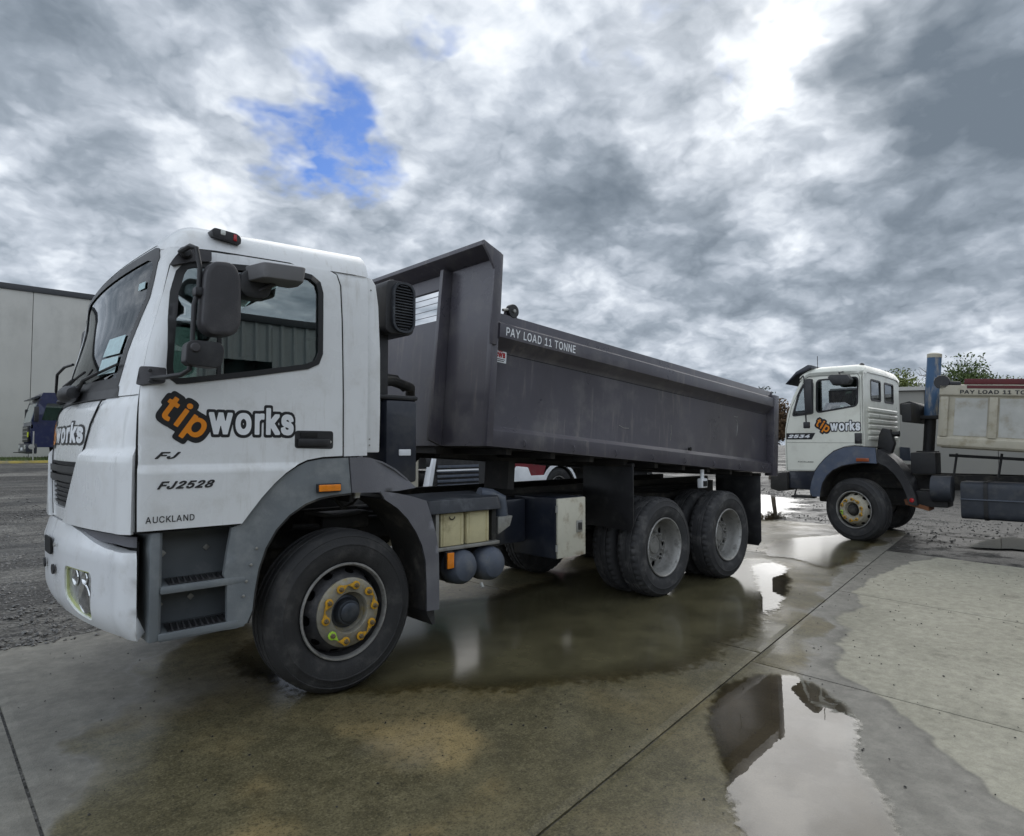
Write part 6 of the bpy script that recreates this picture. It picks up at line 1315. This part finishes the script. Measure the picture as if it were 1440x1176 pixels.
pl = MB().lathe([(0, -.03), (.10, -.03), (.105, -.02), (.105, .03), (0, .04)], c=(.02, .03, .98), seg=24).build('tarp_pulley', M_black, bn); MB().box(.12, .26, .0, .06, .93, .99).build('tarp_motor', M_black, bn, bevel=.02)

# ================================================================== VEHICLES BEHIND
# white truck seen nose-on through the gap under the raised body
wa_ = empty('parked_truck', (6.62, 6.9, 0)); tag(wa_, 'white truck with black barred grille seen under the raised tipping body', 'truck')
def bx(nm, m, x0, x1, y0, y1, z0, z1, par, bev=.02): return MB().box(x0, x1, y0, y1, z0, z1).build(nm, m, par, bevel=bev)
bx('cab', M_white, -1.1, 1.1, .05, 1.9, 1.45, 2.75, wa_, .08); bx('grille_panel', M_black, -.98, .98, -.02, .12, .62, 1.44, wa_, .02)
for z in (.70, .80, .90, 1.0, 1.10): bx('grille_slat', M_tank, -.8, .8, -.05, -.02, z, z + .055, wa_, .01)
for z in (1.37, 1.03): bx('grille_bar', M_letter_w, -.82, .82, -.07, -.025, z, z + .035, wa_, .008)
for sx_ in (-1, 1):
    MB().prism([(sx_ * 1.10, .58), (sx_ * .98, .60), (sx_ * .84, 1.38), (sx_ * .92, 1.40)] if sx_ > 0 else [(-1.10, .58), (-.98, .60), (-.84, 1.38), (-.92, 1.40)], 'y', -.08, .1).build('corner_frame', M_letter_w, wa_, bevel=.01)
    bx('headlight', M_lampclear, sx_ * .98 - .06, sx_ * .98 + .06, -.03, .05, .62, .80, wa_, .02)
bx('bumper', M_letter_w, -1.15, 1.15, -.10, .25, .42, .60, wa_, .04)
patch('windscreen', M_glass_ws, wa_, flat(y=.03), rounded([(-.98, 1.75), (.98, 1.75), (.98, 2.5), (-.98, 2.5)], .08), step=.4, thick=.01)
bx('cargo_box', mat('pale_grey_cargo_box', (.5, .5, .5), .5), -1.15, 1.15, 2.0, 6.5, 1.0, 2.4, wa_, .03); bx('chassis', M_chassis, -.5, .5, .3, 6.5, .6, .95, wa_, .01); bx('roof_lamp_bar', M_red, -.5, .5, .0, .1, 2.76, 2.84, wa_, .02)
for x, y, a in ((-.80 - .15, 1.3, R(-90)), (.80 + .15, 1.3, R(90)), (-.95, 5.0, R(-90)), (.95, 5.0, R(90))): dup(fw, wa_, (x, y, .515), (0, x, a))
tankb = MB().prism(rounded([(5.02, 7.0), (5.47, 7.0), (5.47, 7.55), (5.02, 7.55)], .06, 4), 'z', .0, 1.32).build('water_tank', mat('beige_tank_plastic', (.42, .39, .31), .6, var=(3, .1), dirt=((.25, .23, .18), .4, 3.0)), None, bevel=.05)
tag(tankb, 'beige plastic tank standing beside the white truck behind', 'tank')
# red and white truck, side on
rt = empty('parked_truck', (9.5, 6.85, 0)); tag(rt, 'red and white truck behind, its front wheel showing under the tipping body', 'truck')
Ps = [(-1.50, 1.02), (-1.52, 1.5), (-1.42, 1.9), (-1.15, 2.65), (.45, 2.7), (.45, 1.25), (.40, 1.18), (-.45, 1.12), (-.56, .86), (-1.0, .84), (-1.05, 1.02)]
PW = rounded([(-1.22, 1.85), (-.95, 2.5), (-.1, 2.5), (-.1, 1.85)], .06)
for y, sg in ((0, -1), (2.25, 1)):
    c_ = patch('cab_side', M_redp, rt, flat(y=y, sgn=sg), Ps, [PW], step=.2, thick=.04); patch('side_window', M_glass_bg, c_, flat(y=y, sgn=sg), PW, step=.4, thick=.004, off=-.01)
MB().add([(x, y, z) for x, z in Ps[1:6] for y in (.03, 2.22)], [(2 * i, 2 * i + 1, 2 * i + 3, 2 * i + 2) for i in range(4)]).build('cab_shell', M_redp, rt)
MB().prism([(-1.56, .46), (-1.56, .98), (-1.46, 1.09), (-1.10, 1.06), (-.98, .82), (-.98, .60), (-1.1, .46)], 'y', -.04, 2.29).build('bumper', M_letter_w, rt, bevel=.03)
bx('headlight', M_lampclear, -1.54, -1.30, -.055, -.03, .60, .75, rt, .015); bx('side_sill', M_letter_w, -1.02, -.55, -.05, .02, .72, .86, rt, .01)
bx('name_plate', M_alloy, -.92, -.72, -.016, -.004, 1.12, 1.17, rt, .004)
ar = [(-.63 * math.cos(a), .515 + .63 * math.sin(a)) for a in np.linspace(.35, math.pi - .35, 12)]; ari = [(-.56 * math.cos(a), .515 + .56 * math.sin(a)) for a in np.linspace(.35, math.pi - .35, 12)]
patch('wheel_arch', M_letter_w, rt, flat(y=-.045), ar + ari[::-1], step=.1, thick=.06); arch_strip(ari, -.04, .5, 'arch_liner', M_chassis, rt)
for x, y, a in ((0, 0, 0), (0, 2.25, math.pi), (3.6, .03, 0), (3.6, 2.2, math.pi)): dup(fw, rt, (x, y, .515), (0, x, a))
bx('tray', M_chassis, .5, 5.0, 0, 2.25, 1.0, 1.12, rt, .01); bx('chassis', M_chassis, -1.3, 4.9, .7, 1.5, .6, .95, rt, .01); bx('tray_side', M_redp, .5, 5.0, 0, .04, 1.121, 1.5, rt, .01)
# blue truck by the building
bt_ = empty('parked_truck', (2.75, 27.4, .93)); tag(bt_, 'dark blue truck parked in front of the concrete building', 'truck')
Pb = [(-1.35, .55), (-1.42, 1.0), (-1.40, 1.6), (-1.22, 2.35), (-1.05, 2.72), (.6, 2.80), (.6, .9), (.45, .9), (.3, 1.05), (-.3, 1.05), (-.5, .85), (-.6, .55)]
PWb = rounded([(-1.08, 1.62), (-.92, 2.30), (-.1, 2.30), (-.1, 1.62)], .06)
for y, sg in ((0, -1), (2.4, 1)):
    c_ = patch('cab_side', M_blue, bt_, flat(y=y, sgn=sg), Pb, [PWb], step=.25, thick=.04); patch('side_window', M_glass_bg, c_, flat(y=y, sgn=sg), PWb, step=.4, thick=.004, off=-.01)
MB().add([(x, y, z) for x, z in Pb[1:6] for y in (.02, 2.38)], [(2 * i, 2 * i + 1, 2 * i + 3, 2 * i + 2) for i in range(4)]).build('cab_shell', M_blue, bt_)
MB().hexa([(-1.425, .15, 1.55), (-1.35, .15, 1.55), (-1.35, 2.25, 1.55), (-1.425, 2.25, 1.55), (-1.25, .15, 2.3), (-1.2, .15, 2.3), (-1.2, 2.25, 2.3), (-1.25, 2.25, 2.3)]).build('windscreen', mat('painted_sky_glass', (.30, .36, .36), .08, spec=1.0, coat=.5), bt_)  # opaque pane; the sky's pale reflection is put into its base colour
MB().prism([(-1.12, 2.62), (-1.42, 2.50), (-1.42, 2.46), (-1.20, 2.50)], 'y', .05, 2.35).build('sun_visor', M_blueblk, bt_)
bx('grille', M_black, -1.47, -1.40, .4, 2.0, .75, 1.4, bt_, .01)
for z in (.85, 1.0, 1.15, 1.3): bx('grille_bar', M_alloy, -1.49, -1.468, .45, 1.95, z, z + .04, bt_, .005)
bx('bumper', M_blueblk, -1.56, -1.2, -.02, 2.42, .30, .70, bt_, .04); bx('number_plate', M_letter_w, -1.575, -1.562, .9, 1.5, .42, .54, bt_, .003)
for y in (.18, 2.0): bx('headlight', M_lampclear, -1.58, -1.555, y - .1, y + .25, .48, .64, bt_, .01)
mk_ = bx('work_vest_panel', mat('yellow_hi_vis_panel', (.55, .62, .02), .6), -1.50, -1.47, .12, .3, .95, 1.15, bt_, .005)
for y in (-.25, 2.55): m_ = bx('mirror', M_black, -1.35, -1.2, y, y + .12, 1.55, 2.15, bt_, .03); MB().tube([(-1.28, y + .06, 2.1), (-1.2, y + .06, 2.4), (-1.1, 1.2 if False else (0 if y < 0 else 2.4), 2.45)], .015, 6).build('mirror_arm', M_black, m_)
for x, y, a in ((0, .05, 0), (0, 2.35, math.pi), (3.8, .05, 0), (3.8, 2.35, math.pi)): dup(fw, bt_, (x, y, .515), (0, x, a))
bx('chassis', M_chassis, -1.0, 6, .8, 1.6, .6, .95, bt_, .01); bx('cargo_box', M_blue, .8, 6.2, 0, 2.4, 1.1, 2.5, bt_, .02)
# sign pole beside it
sp = empty('mirror_pole', (1.35, 26.7, .95)); tag(sp, 'thin grey pole with a round plate in front of the blue truck', 'pole')
MB().tube([(0, 0, -.02), (0, 0, 1.15)], .025, 8).build('pole', M_alloy, sp); MB().lathe([(0, -.02), (.09, -.02), (.10, 0), (.09, .02), (0, .02)], c=(-.05, 0, .55), seg=20).build('round_plate', M_alloy, sp); MB().tube([(-.6, .0, .34), (0, 0, .34)], .015, 6).build('cross_bar', M_chassis, sp)

# ================================================================== TREES
def leaf_mat(name, c, v=.35):
    m = mat(name, c, .6, var=(1.6, v), spec=.3); return m
M_bark = mat('grey_brown_bark', (.10, .08, .06), .9, var=(6, .3), bump=(20, .4))
M_leaf = [leaf_mat('deep_green_leaves', (.085, .12, .035)), leaf_mat('yellow_green_leaves', (.14, .17, .045)), leaf_mat('dark_leaves', (.030, .045, .022)), leaf_mat('rust_brown_leaves', (.14, .09, .05))]  # greens raised in colour to stand in for light shining through leaves
def tree(name, loc, h, spread, n, m, label, flat_=False, bare=False, trunk=.45, leaf=.09, seed=1):
    r = random.Random(seed); root = empty(name, loc); tag(root, label, 'tree', 'trees beyond the yard')
    tb_ = MB(); tips = []
    top = Vector((r.uniform(-.2, .2), r.uniform(-.2, .2), h * trunk))
    tb_.tube([(0, 0, -.1), tuple(top * .5 + Vector((.08, .05, 0))), tuple(top)], [h * .032, h * .025, h * .019], 8)
    for i in range(11):
        a = i * 2.4 + r.random(); el = r.uniform(.25, .6) if flat_ else r.uniform(.35, 1.25)
        L = spread * r.uniform(.75, 1.1) if flat_ else h * (1 - trunk) * r.uniform(.55, .95)
        d = Vector((math.cos(a) * math.cos(el), math.sin(a) * math.cos(el), math.sin(el)))
        if not flat_: d.x *= spread / (h * .5); d.y *= spread / (h * .5)
        s_ = top * r.uniform(.6, 1.0); mid = s_ + d * L * .5 + Vector((0, 0, -.05 * L)); e = s_ + d * L
        if flat_: e.z = min(e.z, h)
        tb_.tube([tuple(s_), tuple(mid), tuple(e)], [h * .013, h * .008, h * .003], 6)
        for k in range(9):
            q = mid.lerp(e, r.random()); dd = Vector((r.gauss(0, 1), r.gauss(0, 1), r.gauss(.4 if not flat_ else .1, .6))).normalized() * L * r.uniform(.2, .42)
            tb_.tube([tuple(q), tuple(q + dd * .5 + Vector((0, 0, .03))), tuple(q + dd)], [h * .005, h * .003, h * .0015], 4); tips.append((q + dd * .7, L * .24)); 
            if bare:
                for _ in range(4):
                    q2 = q + dd * r.uniform(.3, 1); d2 = Vector((r.gauss(0, 1), r.gauss(0, 1), r.gauss(.8, .5))).normalized() * L * .22; tb_.tube([tuple(q2), tuple(q2 + d2)], [h * .0025, h * .001], 3)
        tips.append((e, L * .22))
    tb_.build('trunk', M_bark, root)
    if bare: return root
    g = np.random.default_rng(seed); T = len(tips); ci = g.integers(0, T, n)
    C_ = np.array([tuple(t[0]) for t in tips])[ci]; S_ = np.array([t[1] for t in tips])[ci]
    off_ = np.clip(g.normal(0, 1, (n, 3)), -1.6, 1.6) * S_[:, None] * np.array([1, 1, .35 if flat_ else .8]) * .62
    c = C_ + off_; u = g.normal(0, 1, (n, 3)); u /= np.linalg.norm(u, axis=1)[:, None]; w = np.cross(u, g.normal(0, 1, (n, 3))); w /= np.linalg.norm(w, axis=1)[:, None]
    sz = leaf * g.uniform(.6, 1.5, n)[:, None]
    V = np.stack([c - u * sz, c + w * sz * .45, c + u * sz, c - w * sz * .45], 1).reshape(-1, 3)
    raw('crown', V, np.arange(4 * n).reshape(-1, 4).tolist(), m, root); return root
tree('umbrella_tree', (35.9, 15.3, 0), 6.2, 1.6, 5000, M_leaf[2], 'sparse flat topped tree rising behind the tipping body', flat_=True, trunk=.78, leaf=.07, seed=3)
tree('leafy_tree', (49.0, 9.7, 0), 7.3, 2.1, 34000, M_leaf[1], 'bright leafy tree between the right truck cab and its hoist', trunk=.35, leaf=.10, seed=5)
tree('leafy_tree', (47.6, 10.9, 0), 6.9, 1.7, 28000, M_leaf[0], 'deep green tree just right of the cream cab roof', trunk=.35, leaf=.10, seed=6)
tree('bare_tree', (52, 9.6, 0), 8.2, 1.8, 0, M_leaf[0], 'bare twiggy tree above the leafy tree left of the hoist', bare=True, trunk=.35, seed=8)
tree('leafy_tree', (51.6, 7.5, 0), 7.2, 2.5, 38000, M_leaf[0], 'dense green tree just right of the blue hoist column', trunk=.3, leaf=.10, seed=9)
tree('bare_tree', (53.5, 6.3, 0), 7.6, 1.3, 0, M_leaf[0], 'thin bare tree above the right truck bin', bare=True, trunk=.35, seed=12)
tree('leafy_tree', (54.2, 4.7, 0), 7.7, 2.8, 40000, M_leaf[1], 'full green tree at the right edge above the bin', trunk=.3, leaf=.10, seed=13)
tree('brown_shrub_tree', (27.0, 9.6, 0), 3.9, .8, 9000, M_leaf[3], 'low russet tree between the tipping body and the right truck', trunk=.62, leaf=.08, seed=15)
